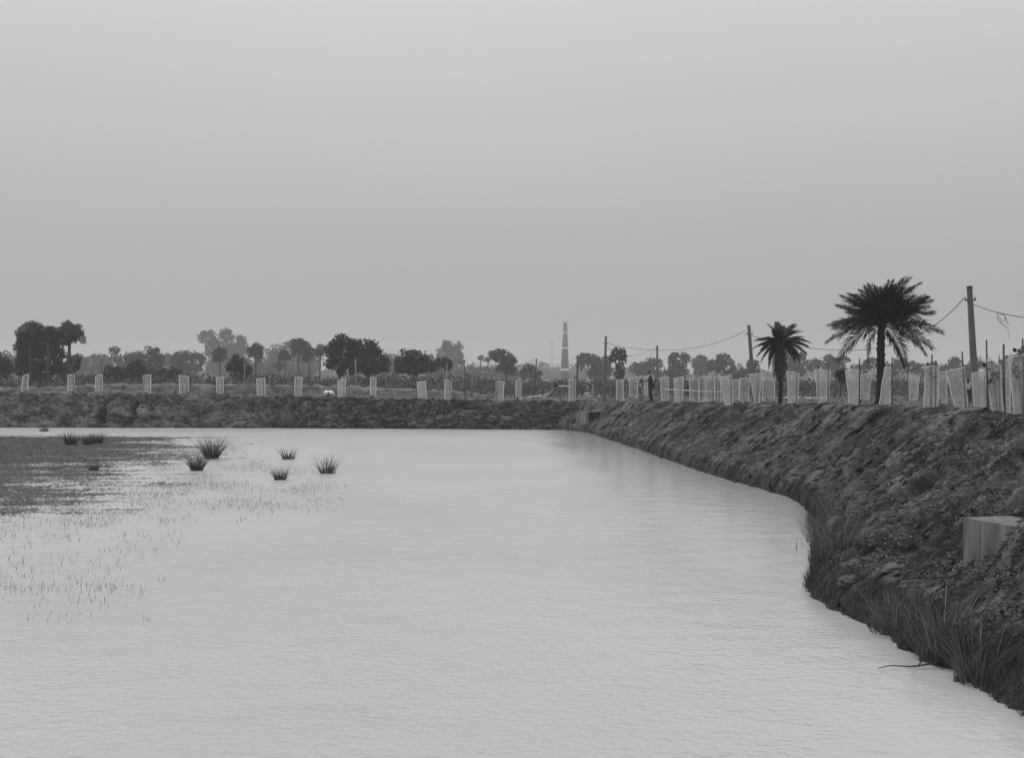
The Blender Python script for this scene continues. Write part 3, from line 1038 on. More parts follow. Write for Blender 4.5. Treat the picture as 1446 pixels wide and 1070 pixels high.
Y = 1250
tb = at(779, 545, Y)
tb[2] = 1.5
tw = thing('lattice_tower', tb, 'thin faint lattice mast on the horizon left of the chimney', 'tower')
Ht = EYE + (543 - 481) * Y / F - 1.5
for sx_ in (-1, 1):
    for sy_ in (-1, 1):
        MB().tube([tb + [sx_ * 1.5, sy_ * 1.5, 0], tb + [sx_ * .6, sy_ * .6, Ht]], [.2, .14], 5).build('leg', M['steel'], tw, tb)
mb = MB()
for i in range(14):
    z0, z1 = Ht * i / 14, Ht * (i + 1) / 14
    w0, w1 = 1.5 - .9 * i / 14, 1.5 - .9 * (i + 1) / 14
    s = -1 if i % 2 else 1
    mb.tube([tb + [-s * w0, -w0, z0], tb + [s * w1, -w1, z1]], .1, 4)
    mb.tube([tb + [-s * w0, w0, z0], tb + [s * w1, w1, z1]], .1, 4)
mb.build('bracing', M['steel'], tw, tb)

# ------------------------------------------------------------------ power poles and wires


def power_pole(pxt, pyt, pxb, Y, wpx, label, insul=True):
    topp = at(pxt, pyt, Y)
    b_ = np.array([(pxb - CX) * Y / F, Y, 1.4 if Y > 50 else 1.85])
    o = thing('power_pole', b_, label, 'utility pole', 'poles carrying the wires')
    w_ = wpx * Y / F
    d = Vector(topp) - Vector(b_)
    mb = MB()
    q = d.to_track_quat('Z', 'Y').to_matrix()
    n = len(mb.v)
    for (t, s) in ((0, 1.15), (1, .78)):
        for a, c_ in ((-1, -1), (1, -1), (1, 1), (-1, 1)):
            ch_ = .28
            for (u, v) in ((a, c_ * (1 - ch_)), (a * (1 - ch_), c_)) if a * c_ > 0 else ((a * (1 - ch_), c_), (a, c_ * (1 - ch_))):
                p = Vector(b_) + d * t + q @ Vector((u * w_ * .5 * s, v * w_ * .5 * s, 0))
                mb.v.append(tuple(p))
    for k in range(8):
        k2 = (k + 1) % 8
        mb.f.append((n + k, n + k2, n + 8 + k2, n + 8 + k))
    mb.f.append(tuple(n + 8 + k for k in range(8)))
    mb.build('shaft', M['pole'], o, b_)
    cap = Vector(topp)
    MB().box(cap + Vector((0, 0, .03)), (w_ * .80, w_ * .80, .08)).build('cap', M['wire'], o, b_)
    if insul:
        br = Vector(b_) + d * .905
        mb = MB()
        mb.box(br, (w_ * 1.9, w_ * .4, .04))
        mb.build('crossarm', M['wire'], o, b_)
        for s in (-1, 1):
            MB().tube([br + Vector((s * w_ * .85, 0, .02)), br + Vector((s * w_ * .85, 0, .10))], [.025, .035], 8).build('insulator', M['stake_pale'], o, b_)
    return o


power_pole(1369, 407, 1379, 38, 8.0, 'nearest leaning concrete power pole among the nets at right')
power_pole(1057.5, 461, 1066, 68, 5.0, 'leaning concrete power pole just left of the smaller date palm')
power_pole(855.5, 476, 853.5, 84, 3.6, 'straight power pole with a crossarm right of the chimney')
power_pole(928, 489, 928, 105, 3.0, 'short power pole behind the standing person', False)


def wire(pts, label, r=.014, name='wire'):
    """pts: three pixel+distance points; a smooth sag through them"""
    a, m_, b_ = [at(*p) for p in pts]
    t = np.linspace(0, 1, 22)[:, None]
    # quadratic through the middle point
    tm = .5 if len(pts[1]) < 4 else pts[1][3]
    tm = np.linalg.norm((m_ - a)[:2]) / max(1e-6, np.linalg.norm((m_ - a)[:2]) + np.linalg.norm((b_ - m_)[:2]))
    ctrl = (m_ - (1 - tm) ** 2 * a - tm ** 2 * b_) / (2 * tm * (1 - tm))
    P_ = (1 - t) ** 2 * a + 2 * t * (1 - t) * ctrl + t ** 2 * b_
    o = MB().tube(P_, r, 5).build(name, M['wire'], None, P_[0], True)
    o.location = tuple(P_[0])
    return tag(o, label, 'wire', 'wires strung between the poles')


wire([(1361, 421, 38), (1240, 491, 51), (1061, 474, 68)], 'sagging wire from the nearest pole down behind the large date palm')
wire([(1053, 467, 68), (985, 490.5, 74), (857, 485, 84)], 'sagging wire from the leaning middle pole left to the crossarm pole')
wire([(857, 489, 84), (885, 503, 94), (927, 491, 105)], 'short sagging wire from the crossarm pole to the short pole')
wire([(927, 491, 105), (915, 504, 112), (895, 517, 120)], 'wire slanting down left from the top of the short pole', .012)
wire([(1373, 429, 38), (1408, 441, 34), (1500, 452, 27)], 'wire running off the right edge from the nearest pole', .012)
# tangle of loose cord hanging on the last wire
tg = at(1413, 443, 33.5)
cordo = thing('hanging_cord', tg, 'loose loops of cord dangling from the wire at the right edge', 'cord')
for j, pts in enumerate(([(1408, 441), (1409, 450), (1414, 457), (1421, 462)], [(1412, 443), (1418, 445), (1420, 452), (1415, 455), (1411, 448)],
                         [(1417, 444), (1421, 450), (1424, 458)], [(1422, 462), (1425, 470), (1424, 478)])):
    MB().tube([at(x, y, 33.5 + .02 * j) for x, y in pts], .009 if j < 3 else .005, 5).build('cord_loop', M['wire'], cordo, tg)

# ------------------------------------------------------------------ thin posts on the fields
FP = [(345, 505, 345, 545, 108, 1.5, 'stake_pale', 'pale thin post in front of the small dark round tree'),
      (502, 506, 502, 545, 106, 2.2, 'stake_pale', 'pale post in front of the big joined dark trees'),
      (631, 513, 630.5, 560, 84, 1.8, 'stake_pale', 'pale post behind the net right of the dome shaped tree'),
      (655.5, 512, 657, 556, 86, 1.5, 'stake', 'thin post leaning left of a pale slanted post'),
      (668, 511, 665.5, 559, 84, 2.2, 'stake_pale', 'pale slanted post under the close pair of tiny palms'),
      (757.5, 506, 753, 558, 84, 2.0, 'stake', 'dark slanted post left of the chimney'),
      (815.5, 502, 814, 562, 80, 2.6, 'stake', 'thick dark post just right of the chimney'),
      (874.5, 503, 874, 560, 82, 2.2, 'stake', 'dark post before the ragged dark tree')]
for xt, yt, xb, yb, Y, wp, mt, lab in FP:
    a, b_ = at(xb, yb, Y), at(xt, yt, Y)
    a[2] = min(a[2], 1.6)
    r_ = wp * Y / F * .5
    mb = MB().tube([a, (a + b_) / 2 + np.array([.03, 0, 0]), b_], [r_, r_ * .95, r_ * .85], 8)
    o = mb.build('field_post', M[mt], None, a, True)
    o.location = tuple(a)
    tag(o, lab, 'post', 'thin posts standing on the fields')
wire([(502, 507, 106), (484, 510, 107), (462, 514, 108)], 'faint wire falling left from the pale post by the joined trees', .012)
wire([(502, 507, 106), (565, 517, 96), (631, 514, 84)], 'faint wire between the pale posts at the dome shaped tree', .012)
wire([(668, 512, 84), (685, 522, 85), (712, 527, 87)], 'faint wire falling right from the pale slanted post', .012)
wire([(757, 507, 84), (733, 516, 84), (668, 513, 84)], 'faint wire between the slanted posts left of the chimney', .012)
wire([(757.5, 509, 84), (763, 535, 82), (768, 551, 80)], 'stay wire dropping right from the dark slanted post', .012)
wire([(815, 503, 80), (790, 515, 82), (757.5, 508, 84)], 'faint wire passing before the chimney', .010)

# ------------------------------------------------------------------ net guards round saplings
NETS = 'net guards round the saplings'


def sapling_guard(top4, bot4, Y, base_z, stakes, label, dense=False, sapling=False, pale=False):
    """top4=(xl,xr,y), bot4=(xl,xr,y) in pixels at distance Y; a four sided net sleeve on stakes"""
    xl, xr, yt = top4
    bl, br, yb = bot4
    k = Y / F
    zt = EYE - (yt - HY) * k
    X = lambda p: (p - CX) * k
    cx = X((bl + br) / 2)
    org = np.array([cx, Y, base_z])
    o = thing('sapling_guard', org, label, 'plant guard', NETS)
    dep_t, dep_b = (X(xr) - X(xl)) * .38, (X(br) - X(bl)) * .38
    rr = random.Random(int(xl * 31 + yb))
    zb = base_z - .03
    levels, sides = 6, []
    rings = []
    for i in range(levels + 1):
        t = i / levels
        x0, x1 = X(bl) + (X(xl) - X(bl)) * t, X(br) + (X(xr) - X(br)) * t
        dp = dep_b + (dep_t - dep_b) * t
        bow = rr.uniform(-.02, .03) * math.sin(t * PI) * (x1 - x0)
        z = zb + (zt - zb) * t
        xm = (x0 + x1) / 2
        j = lambda: rr.uniform(-.012, .012)
        slope = rr.uniform(-.08, .08) if i == levels else 0
        rings.append([(x0 + bow + j(), Y, z + slope), (xm + j(), Y - dp + j(), z + j()), (x1 - bow + j(), Y, z - slope), (xm + j(), Y + dp + j(), z + j())])
    V = [p for r in rings for p in r]
    Fc = []
    for i in range(levels):
        for s in range(4):
            s2 = (s + 1) % 4
            Fc.append((i * 4 + s, i * 4 + s2, i * 4 + 4 + s2, i * 4 + 4 + s))
    mesh_np('net', V, Fc, M['net_dense' if dense else 'net'], False, o, org)
    # hems: the doubled edges of the sleeve
    hw = max(.013, .62 * k)
    mb = MB()
    for s in (0, 2):
        mb.tube([rings[i][s] for i in range(levels + 1)], hw, 5)
    mb.tube([rings[0][0], rings[0][1], rings[0][2]], hw * .8, 5)
    mb.tube([rings[-1][0], rings[-1][1], rings[-1][2]], hw * .7, 5)
    mb.build('hem', M['hem'], o, org)
    for st in stakes:
        sxt, syt, sxb, wp = st
        a = np.array([X(sxb), Y + rr.uniform(-.3, .5) * dep_b, base_z - .2])
        b_ = np.array([X(sxt), a[1], EYE - (syt - HY) * k])
        r_ = max(.011, wp * k * .5)
        MB().tube([a, (a + b_) / 2 + np.array([rr.uniform(-.01, .01), 0, 0]), b_], [r_, r_, r_ * .9], 7).build('stake', M['stake_pale' if pale else 'stake'], o, org, True)
    if sapling:
        n = 26
        hgt_ = zt - base_z
        stem = np.array([X((xl + xr) / 2), Y, base_z])
        pz = base_z + hgt_ * (.6 + .5 * rng.random(n))
        P_ = np.stack([stem[0] + rng.normal(0, .07, n), Y + rng.normal(0, .06, n), pz], -1)
        V, Fc = leaf_quads(P_, rand_unit(n), .11, .5)
        mesh_np('sapling_leaves', V, Fc, M['tree_mid'], parent=o, origin=org)
        MB().tube([(cx, Y, base_z - .1), (stem[0], Y, zt)], [.012, .006], 5).build('sapling_stem', M['bark'], o, org)
    return o


FAR_NETS = [
    ((33, 40, 529.5), (29, 39, 554), [(37, 528, 35, 1.0)], 0, 'net guard leaning right leftmost on the far bank'),
    ((96, 105, 529), (95.5, 104, 553), [(104, 528, 104, 1)], 0, 'upright net guard below the right fan palm of the left grove'),
    ((135, 144.5, 530), (135, 144.5, 556), [(143, 507, 142.5, 1.3)], 0, 'net guard with a tall dark stake above the first bank crack'),
    ((202, 213, 530), (203, 213, 554.5), [(203, 529, 203, 1)], 0, 'wide net guard right of the second bank crack'),
    ((253, 266, 530.5), (254, 266, 557), [(258, 530, 258, 1), (264, 529, 264, 1)], 0, 'net guard with two inner stakes below the hazy dome left of the tall tree'),
    ((306, 315.5, 533), (306, 315, 557.5), [(314, 532, 314, 1)], 0, 'net guard below the fan palm before the tall hazy tree'),
    ((362, 374, 534.5), (364, 374.5, 561), [(372, 533, 373, 1)], 0, 'net guard below the fan palm right of the tall hazy tree'),
    ((417, 427, 533), (415.5, 425, 558.5), [(418, 532, 416.5, 1)], 0, 'net guard leaning right below the large crowned fan palm'),
    ((477, 487.5, 536), (478, 487.5, 562), [(486, 535, 486.5, 1)], 1, 'pale net guard just right of the white sack'),
    ((523, 531, 534), (523, 531, 559), [(530, 528, 530, 1)], 0, 'narrow net guard below the big joined dark trees'),
    ((589, 601, 539), (592, 603, 566), [(601, 538, 602.5, 1)], 1, 'bright net guard leaning left below the dome shaped tree'),
    ((628, 637, 537), (628, 637, 560), [(636, 536, 636, 1)], 0, 'net guard beside a pale post right of the bright leaning guard'),
    ((700.5, 712, 539), (701, 710, 565), [(701.5, 533, 701.5, 1.2)], 0, 'net guard below the tree that leans left'),
    ((728.5, 736, 537), (729, 735.5, 562), [(735, 529, 735, 1)], 0, 'narrow net guard left of the slanting net lean-to'),
    ((804, 813, 536), (803.5, 813, 563), [(811.5, 529, 812, 1.3)], 0, 'net guard standing below the chimney'),
]
for t4, b4, st, dn, lab in FAR_NETS:
    Xc = ((b4[0] + b4[1]) / 2 - CX) * 74.5 / F
    g = far_ground(Xc, .6)
    k = g[1] / 74.5
    sapling_guard(t4, b4, g[1], g[2] + .02, st, lab, bool(dn), pale=False)

RIGHT_NETS = [
    ((829, 837, 536), (829.5, 837, 556.5), [(836, 527, 836, 1)], 0, 0, 'net guard behind the white bucket and pipe'),
    ((871, 880, 537), (871, 880.5, 565), [(874, 536, 874, 1)], 0, 0, 'net guard in front of the dark post by the ragged tree'),
    ((889, 901.5, 533), (889, 899.5, 561), [(895, 523, 895, 1)], 0, 0, 'net guard with a middle stake left of the standing person'),
    ((904, 908.5, 531), (904, 908, 555.5), [(908, 528, 908, 1)], 0, 0, 'narrowest net guard two places left of the standing person'),
    ((910, 914.5, 531), (910.5, 914.5, 560), [(914, 530, 914, 1)], 1, 0, 'bright narrow net strip in front of the standing person'),
    ((916.5, 922, 530), (918, 922, 560.5), [(917, 529, 918.5, 1)], 1, 0, 'bright slanted net strip right against the standing person'),
    ((933, 944, 533.5), (934, 944, 565), [(943.5, 533, 943.5, 1)], 0, 0, 'rounded net guard right of the standing person'),
    ((952, 965, 533), (953, 964, 569), [(960, 530, 961, 1.3)], 1, 0, 'bright net guard left of the dark palm bush'),
    ((974, 987, 535), (974, 986.5, 569), [(983, 524, 983, 1.3)], 0, 0, 'net guard with a stake rising before the left of the palm bush'),
    ((987, 995.5, 532), (987, 995, 566), [(990.5, 524, 990, 1.2)], 0, 0, 'net guard with a stake rising before the right of the palm bush'),
    ((998, 1008, 533), (997, 1007, 568.5), [(1007, 533, 1006.5, 1.2)], 0, 0, 'net guard just right of the dark palm bush'),
    ((1008.5, 1018, 532), (1009, 1018, 566.5), [(1012, 523, 1012, 1), (1016, 532, 1016, 1)], 0, 0, 'double staked net guard touching the wedge shaped guard'),
    ((1015.5, 1033, 531), (1023.5, 1034.5, 570), [(1032, 523, 1032.5, 1.4)], 1, 0, 'wedge shaped net guard wider at its top left of the leaning middle pole'),
    ((1034, 1043.5, 536), (1034, 1043, 565), [(1043, 535, 1043, 1)], 0, 0, 'faint net guard half hidden right of the wedge shaped guard'),
    ((1045, 1058.5, 534), (1043.5, 1057, 565.5), [(1051, 533, 1051, 1)], 0, 0, 'net guard left of the foot of the leaning middle pole'),
    ((1058.5, 1076, 527.5), (1066, 1072, 569), [(1072, 514, 1068.5, 2)], 1, 0, 'V shaped net guard with a tall dark stake before the leaning middle pole'),
    ((1076.5, 1082.5, 535), (1076.5, 1082, 566), [(1082, 534, 1082, 1)], 0, 0, 'thin net guard between the V shaped guard and the smaller palm'),
    ((1082.5, 1094, 534), (1082.5, 1093.5, 565.5), [(1083, 533, 1083, 1)], 0, 0, 'net guard just left of the smaller palm trunk'),
    ((1111.5, 1129, 525.5), (1113, 1127, 568.5), [(1125, 519, 1125.5, 1.8)], 1, 0, 'net guard standing over the left end of the white pipe'),
    ((1150, 1173, 522.5), (1156, 1170, 570.5), [(1155.5, 514, 1156, 1.6), (1169, 509, 1169.5, 2)], 1, 0, 'two staked net guard over the right end of the white pipe'),
    ((1193.5, 1213, 522), (1199.5, 1212, 572), [(1213.5, 506, 1213, 2.0)], 1, 0, 'net guard narrowing downward left of the large date palm'),
    ((1215, 1230, 527.5), (1215, 1228, 563), [(1229, 526, 1228, 1)], 0, 0, 'net guard directly left of the large date palm trunk'),
    ((1249, 1260, 519), (1241, 1258.5, 572.5), [(1259.5, 504, 1259.5, 2.0)], 1, 0, 'net guard widening downward right of the large date palm trunk'),
    ((1281.5, 1298, 530), (1281.5, 1295, 566), [(1281.5, 516, 1281.5, 1.6)], 1, 0, 'lone squarish net guard in the gap right of the large date palm'),
    ((1306.5, 1325.5, 517.5), (1305, 1323.5, 575), [(1315.5, 500, 1314, 2.4), (1321.5, 509, 1321, 2.2)], 1, 1, 'tall bright net guard with two close dark stakes'),
    ((1325.5, 1337, 525), (1325, 1337, 567), [(1336, 524, 1336, 1)], 0, 0, 'low net guard behind the double staked bright one'),
    ((1335, 1362, 521), (1350, 1366, 577), [(1358, 496, 1364.5, 2.4)], 0, 0, 'leaning net guard slanting right with a dark stake left of the nearest pole'),
    ((1372, 1391, 524.5), (1375, 1391.5, 572), [(1390, 523, 1391, 1.2)], 1, 0, 'pale net guard covering the foot of the nearest power pole'),
    ((1388, 1412, 511), (1403, 1417, 585), [(1392.5, 480, 1395, 2.6), (1412, 502, 1413.5, 1.6)], 0, 1, 'net guard with the tallest stake right of the nearest pole'),
    ((1417.5, 1428, 506), (1418.5, 1426, 583), [(1417, 486, 1418.5, 3.2)], 1, 0, 'narrow net guard on the thickest stake near the right edge'),
    ((1424, 1450, 502), (1434, 1456, 587), [(1445, 478, 1447, 2.6)], 0, 1, 'net guard cut by the right edge of the photo'),
]
for t4, b4, st, dn, sp, lab in RIGHT_NETS:
    p = on_plateau((b4[0] + b4[1]) / 2, b4[2])
    sapling_guard(t4, b4, p[1], p[2], st, lab, bool(dn), bool(sp))

# ------------------------------------------------------------------ small things on the banks
p = far_ground((467 - CX) * 76 / F, 2.2)
k = p[1] / F
mb = MB()
n0 = 14
for i in range(n0):
    t = i / (n0 - 1)
sackp = [p + np.array([(i / 6 - .5) * 15 * k, .02 * math.sin(i), .22 + .03 * math.sin(i * 2.1)]) for i in range(7)]
o = MB().tube(sackp, [.07, .19, .22, .18, .20, .19, .08], 10).build('sack', M['plastic_white'], None, p, True)
o.location = tuple(p)
tag(o, 'bright white sack lying on the far bank', 'sack')


def pipe(pxa, pya, pxb, pyb, Y, wpx, label, mat='pvc', legs=False):
    if Y is None:
        Y = on_plateau(pxa, (pya + pyb) / 2)[1]
    a, b_ = at(pxa, pya, Y), at(pxb, pyb, Y + .3)
    r_ = wpx * Y / F * .5
    o = thing('pipe', a, label, 'pipe', 'pale pipes lying on the banks')
    d = Vector(b_) - Vector(a)
    MB().tube([Vector(a) + d * t for t in (0, .33, .66, 1)], r_, 10, cap=False).build('tube', M[mat], o, a, True)
    MB().tube([Vector(b_) - d.normalized() * r_ * 3, Vector(b_)], [r_ * 1.3, r_ * 1.3], 10).build('socket', M[mat], o, a, True)
    if legs:
        for q in (a, (a + b_) / 2, b_):
            MB().tube([(q[0], q[1] + r_ * 1.5, 1.5), (q[0], q[1] + r_ * 1.5, q[2] + r_)], r_ * .7, 7).build('support', M['stake'], o, a, True)
    return o


pipe(812, 559.5, 858, 559.0, None, 1.9, 'long white pipe lying left of the crossarm pole')
pipe(735, 562, 764, 558.5, 74, 1.5, 'pale pipe on the ground left of the net lean-to')
pipe(788, 545, 805, 545.3, 100, 1.6, 'thin pale rail on low supports beneath the chimney', 'pvc', True)
pipe(937, 549.5, 1018, 553.5, 84, 1.6, 'long pale pipe on low supports behind the nets at the palm bush', 'pvc', True)
pipe(958, 561, 976, 564, None, 1.8, 'short pale pipe slanting between nets left of the palm bush')
pipe(906, 559, 932, 557.5, None, 1.7, 'pale pipe at the feet of the standing person')
pipe(1108, 561.5, 1168, 562.5, None, 2.6, 'bright white pipe lying between the date palms')

bk = on_plateau(828.5, 560)
kb = bk[1] / F
o = thing('bucket', bk, 'white bucket standing on the end of the long white pipe', 'bucket')
r_ = 2.6 * kb
MB().tube([bk, bk + [0, 0, 4.2 * kb]], [r_ * .82, r_], 14).build('pail', M['plastic_white'], o, bk, True)
MB().tube([bk + [0, 0, 4.2 * kb], bk + [0, 0, 5.4 * kb]], [r_ * 1.3, r_ * 1.25], 14).build('rim', M['plastic_white'], o, bk, True)

# lean-to of net on a prop
a = at(764, 560, 74)
lt = thing('net_shelter', a, 'slanting net lean-to propped on a stick with a dark bundle at its top', 'shelter')
tp_ = at(786, 545, 74)
P0, P1 = at(758, 560, 73.4), at(768, 562, 75.2)
mesh_np('sheet', [P0, P1, tp_ + [0, .3, 0], tp_ - [0, .3, 0], (P0 + tp_) / 2 + [0, -.2, -.12], (P1 + tp_) / 2 + [0, .2, -.12]],
        [(0, 1, 5, 4), (4, 5, 2, 3)], M['net_dense'], False, lt, a)
MB().tube([at(783.5, 562, 74), tp_ + [.05, 0, .1]], .03, 7).build('prop', M['stake_pale'], lt, a, True)
MB().tube([at(783, 546.5, 74), at(785, 543.5, 74), at(787, 541, 74)], [.06, .16, .05], 9).build('bundle', M['cloth_dark'], lt, a, True)

# ------------------------------------------------------------------ concrete culvert heads


def culvert(corner, top_z, far_dir, label, length, depth, height):
    """corner: near-water front corner; face runs along far_dir, body runs back into the slope"""
    o = thing('culvert_head', corner, label, 'culvert')
    fx = Vector((far_dir[0], far_dir[1], 0)).normalized()
    bx = Vector((-fx.y, fx.x, 0))
    if bx.x < 0:
        bx = -bx
    c0 = Vector((corner[0], corner[1], 0))
    rot = Matrix((fx, bx, Vector((0, 0, 1)))).transposed()
    np_ = 3
    for i in range(np_):                               # cast panels with open joints
        L0 = length / np_
        cc = c0 + fx * (L0 * (i + .5)) + bx * (.09 + .004 * (i % 2))
        MB().box((cc.x, cc.y, top_z - .0435 - height / 2), (L0 - .008, .18, height), rot).build('wall_panel', M['culvert'], o, corner)
    cc = c0 + bx * (depth / 2 + .19)
    MB().box((cc.x + fx.x * .09, cc.y + fx.y * .09, top_z - .046 - height / 2), (.18, depth, height - .01), rot).build('wing_wall', M['culvert'], o, corner)
    cc = c0 + fx * (length / 2) + bx * (depth / 2)
    MB().box((cc.x, cc.y, top_z - .02), (length - .006, depth - .006, .045), rot).build('top_slab', M['culvert'], o, corner)
    return o


Yc = 14.1
h0 = at(1360, 787, Yc)
culvert(h0, at(1360, 730.5, Yc)[2], (at(1424, 741, 13.3) - at(1360, 731, 14.1))[:2], 'large concrete culvert head jutting from the near right bank', .95, .7, .8)
p = bank_hit(819, 596)
Yc = float(p[1])
culvert(at(819, 596, Yc), at(819, 580.5, Yc)[2], (.35, -1), 'small concrete culvert head at the far corner of the pond', .9, 1.6, .75)

# ------------------------------------------------------------------ grasses


def blades(P, H_, W_, lean, segs=3, curve=.5, az=None):
    """curved tapering strips standing at points P"""
    n = len(P)
    az = rng.uniform(0, 2 * PI, n) if az is None else az
    dx, dy = np.cos(az), np.sin(az)
    fa = rng.uniform(0, 2 * PI, n)
    wx, wy = np.cos(fa), np.sin(fa)
    Vs = []
    for i in range(segs + 1):
        t = i / segs
        off = lean * H_ * (t * (1 - curve) + curve * t * t)
        z = H_ * (t - .18 * np.abs(lean) * t * t)
        c = np.stack([P[:, 0] + dx * off, P[:, 1] + dy * off, P[:, 2] + z], -1)
        w_ = (W_ * (1 - t) ** .7 + .0008)[:, None] * .5 * np.stack([wx, wy, 0 * wx], -1)
        Vs.append(np.stack([c - w_, c + w_], 1))
    V = np.stack(Vs, 1).reshape(-1, 3)
    b_ = np.arange(n)[:, None] * (2 * (segs + 1))
    q = np.array([[2 * i, 2 * i + 1, 2 * i + 3, 2 * i + 2] for i in range(segs)])
    return V, (b_[:, None, :] + q[None]).reshape(-1, 4)


TUFTS = [(62, 609, 9, 7, 60, 'low dark tuft farthest left right below the far bank'),
         (100, 628, 11, 18, 110, 'grass tuft left of a touching pair near the far bank'),
         (126, 628, 10, 16, 110, 'wide left tuft of the touching pair near the far bank'),
         (138, 626, 10, 16, 80, 'slim right tuft of the touching pair near the far bank'),
         (132, 664, 10, 15, 60, 'small thin tuft alone inside the dark grass patch'),
         (299, 647, 16, 30, 170, 'tallest dark grass tuft spreading right in the left water'),
         (278, 664, 13, 22, 150, 'dense upright tuft just below left of the tallest one'),
         (407, 648, 15, 17, 60, 'sparse spiky tuft with splayed blades above a smaller one'),
         (396, 677, 13, 17, 100, 'compact dark tuft below the sparse splayed one'),
         (462, 668, 18, 24, 80, 'fan shaped tuft farthest right in open water')]
for px, py, rx, hp, n, lab in TUFTS:
    Y = F * EYE / (py - HY)
    k = Y / F
    c = np.array([(px - CX) * k, Y, -.03])
    n = int(n * 1.6)
    r_ = rx * k * .55
    a = rng.uniform(0, 2 * PI, n)
    rad = r_ * np.sqrt(rng.random(n))
    P_ = c + np.stack([rad * np.cos(a), rad * np.sin(a), 0 * a], -1)
    Hh = hp * k * rng.uniform(.4, 1.4, n)
    V, Fc = blades(P_, Hh, np.full(n, .5 * k + .006), .15 + .75 * rad / r_ * rng.uniform(.4, 1.2, n), 3, .5, a + rng.normal(0, .5, n))
    o = mesh_np('grass_tuft', V, Fc, M['blade_dark'], origin=c)
    o.location = tuple(c)
    tag(o, lab, 'grass tuft', 'grass tufts standing in the pond')

# emergent grass in the shallows, too much to count
n = 620000
py_ = rng.uniform(612, 960, n)
Yr = rng.uniform(10.5, 62, n)
py_ = HY + F * EYE / Yr
Xr = rng.uniform(-30, -2, n)
px_ = CX + F * Xr / Yr
nz = fbm(Xr * .5, Yr * .22, 4, 3)
nzx = fbm(px_ * .012, py_ * .05, 3, 44)
edge = np.interp(py_, [608, 616, 640, 660, 690, 722, 735], [60, 250, 290, 210, 190, 150, 0]) + 120 * nzx
dn = np.clip((edge - px_) / 90, 0, 1) * (py_ > 612 + 6 * nz) * (py_ < 737)
mid_edge = np.interp(py_, [625, 650, 690, 720, 760], [330, 420, 520, 480, 200])
mid_ = .34 * np.clip((mid_edge - px_) / 160 + .3 * nz, 0, 1) * (py_ > 630) * (py_ < 765) * np.clip(.4 + 1.6 * nzx, 0, 1)
b1 = .28 * (px_ < 215 + 60 * nz) * np.exp(-((py_ - 832 + 8 * nz) / 9) ** 2)
b2 = .09 * (px_ < 230 + 120 * nz) * (py_ > 735) * (py_ < 880) * (nz > -.1)
b3 = .07 * (px_ < 130) * (py_ > 850) * (py_ < 950) * (nz > 0)
pr = np.maximum.reduce([dn * .35, mid_, b1, b2, b3])
keep = rng.random(n) < pr
Xr, Yr, dk = Xr[keep], Yr[keep], dn[keep] > .3
n = 700000
Yw = rng.uniform(22, 60, n)
Xw = rng.uniform(-32, -8, n)
pyw, pxw = HY + F * EYE / Yw, CX + F * Xw / Yw
streak = fbm(pxw * .006, pyw * .22, 3, 144)
edge = np.interp(pyw, [608, 615, 640, 655, 690, 722, 735], [190, 320, 330, 240, 210, 170, 0]) + 150 * streak
edge = np.minimum(edge, 340)
kp = (rng.random(n) < np.clip((edge - pxw + 60 * fbm(Xw * 2.2, Yw * .9, 3, 66)) / 250 + .12, 0, 1) ** 2) & (pyw > 615 + 5 * streak) & (pyw < 738)
Xw, Yw = Xw[kp], Yw[kp]
V, Fc = leaf_quads(np.stack([Xw, Yw, rng.uniform(.004, .02, len(Xw))], -1), np.tile([0, 0, 1.0], (len(Xw), 1)), np.interp(Yw, [22, 60], [.055, .11]), .12, .8)
V[:, 2] = np.clip(V[:, 2], .002, .05)
tag(mesh_np('floating_weed', V, Fc, M['weed']), 'dark floating weed matting the shallow water at left', 'water weed', kind='stuff')
Hh = rng.uniform(.04, .13, len(Xr)) * np.where(dk, np.interp(py_[keep], [620, 690, 725], [.75, .55, .8]), 1)
V, Fc = blades(np.stack([Xr, Yr, np.full(len(Xr), -.02)], -1), Hh, np.where(dk, .012, .007) * rng.uniform(.7, 1.3, len(Xr)), rng.uniform(0, .6, len(Xr)), 1, 0)
tag(mesh_np('water_grass', V, Fc, M['water_blade']), 'short grass standing in the shallow water at left', 'grass', kind='stuff')

# plants and litter on the right bank
flatN = RB_N.reshape(-1, 3)
tflat = TT.ravel()
yfl = RB_flat[:, 1]


def pick(n, tmin, tmax, ymin, ymax, power=1.0):
    ok = np.where((tflat > tmin) & (tflat < tmax) & (yfl > ymin) & (yfl < ymax))[0]
    wgt = 1.0 / np.maximum(yfl[ok], 6) ** power
    idx = rng.choice(ok, n, p=wgt / wgt.sum())
    return RB_flat[idx] + rng.normal(0, .02, (n, 3)) * [1, 1, .2], flatN[idx], idx


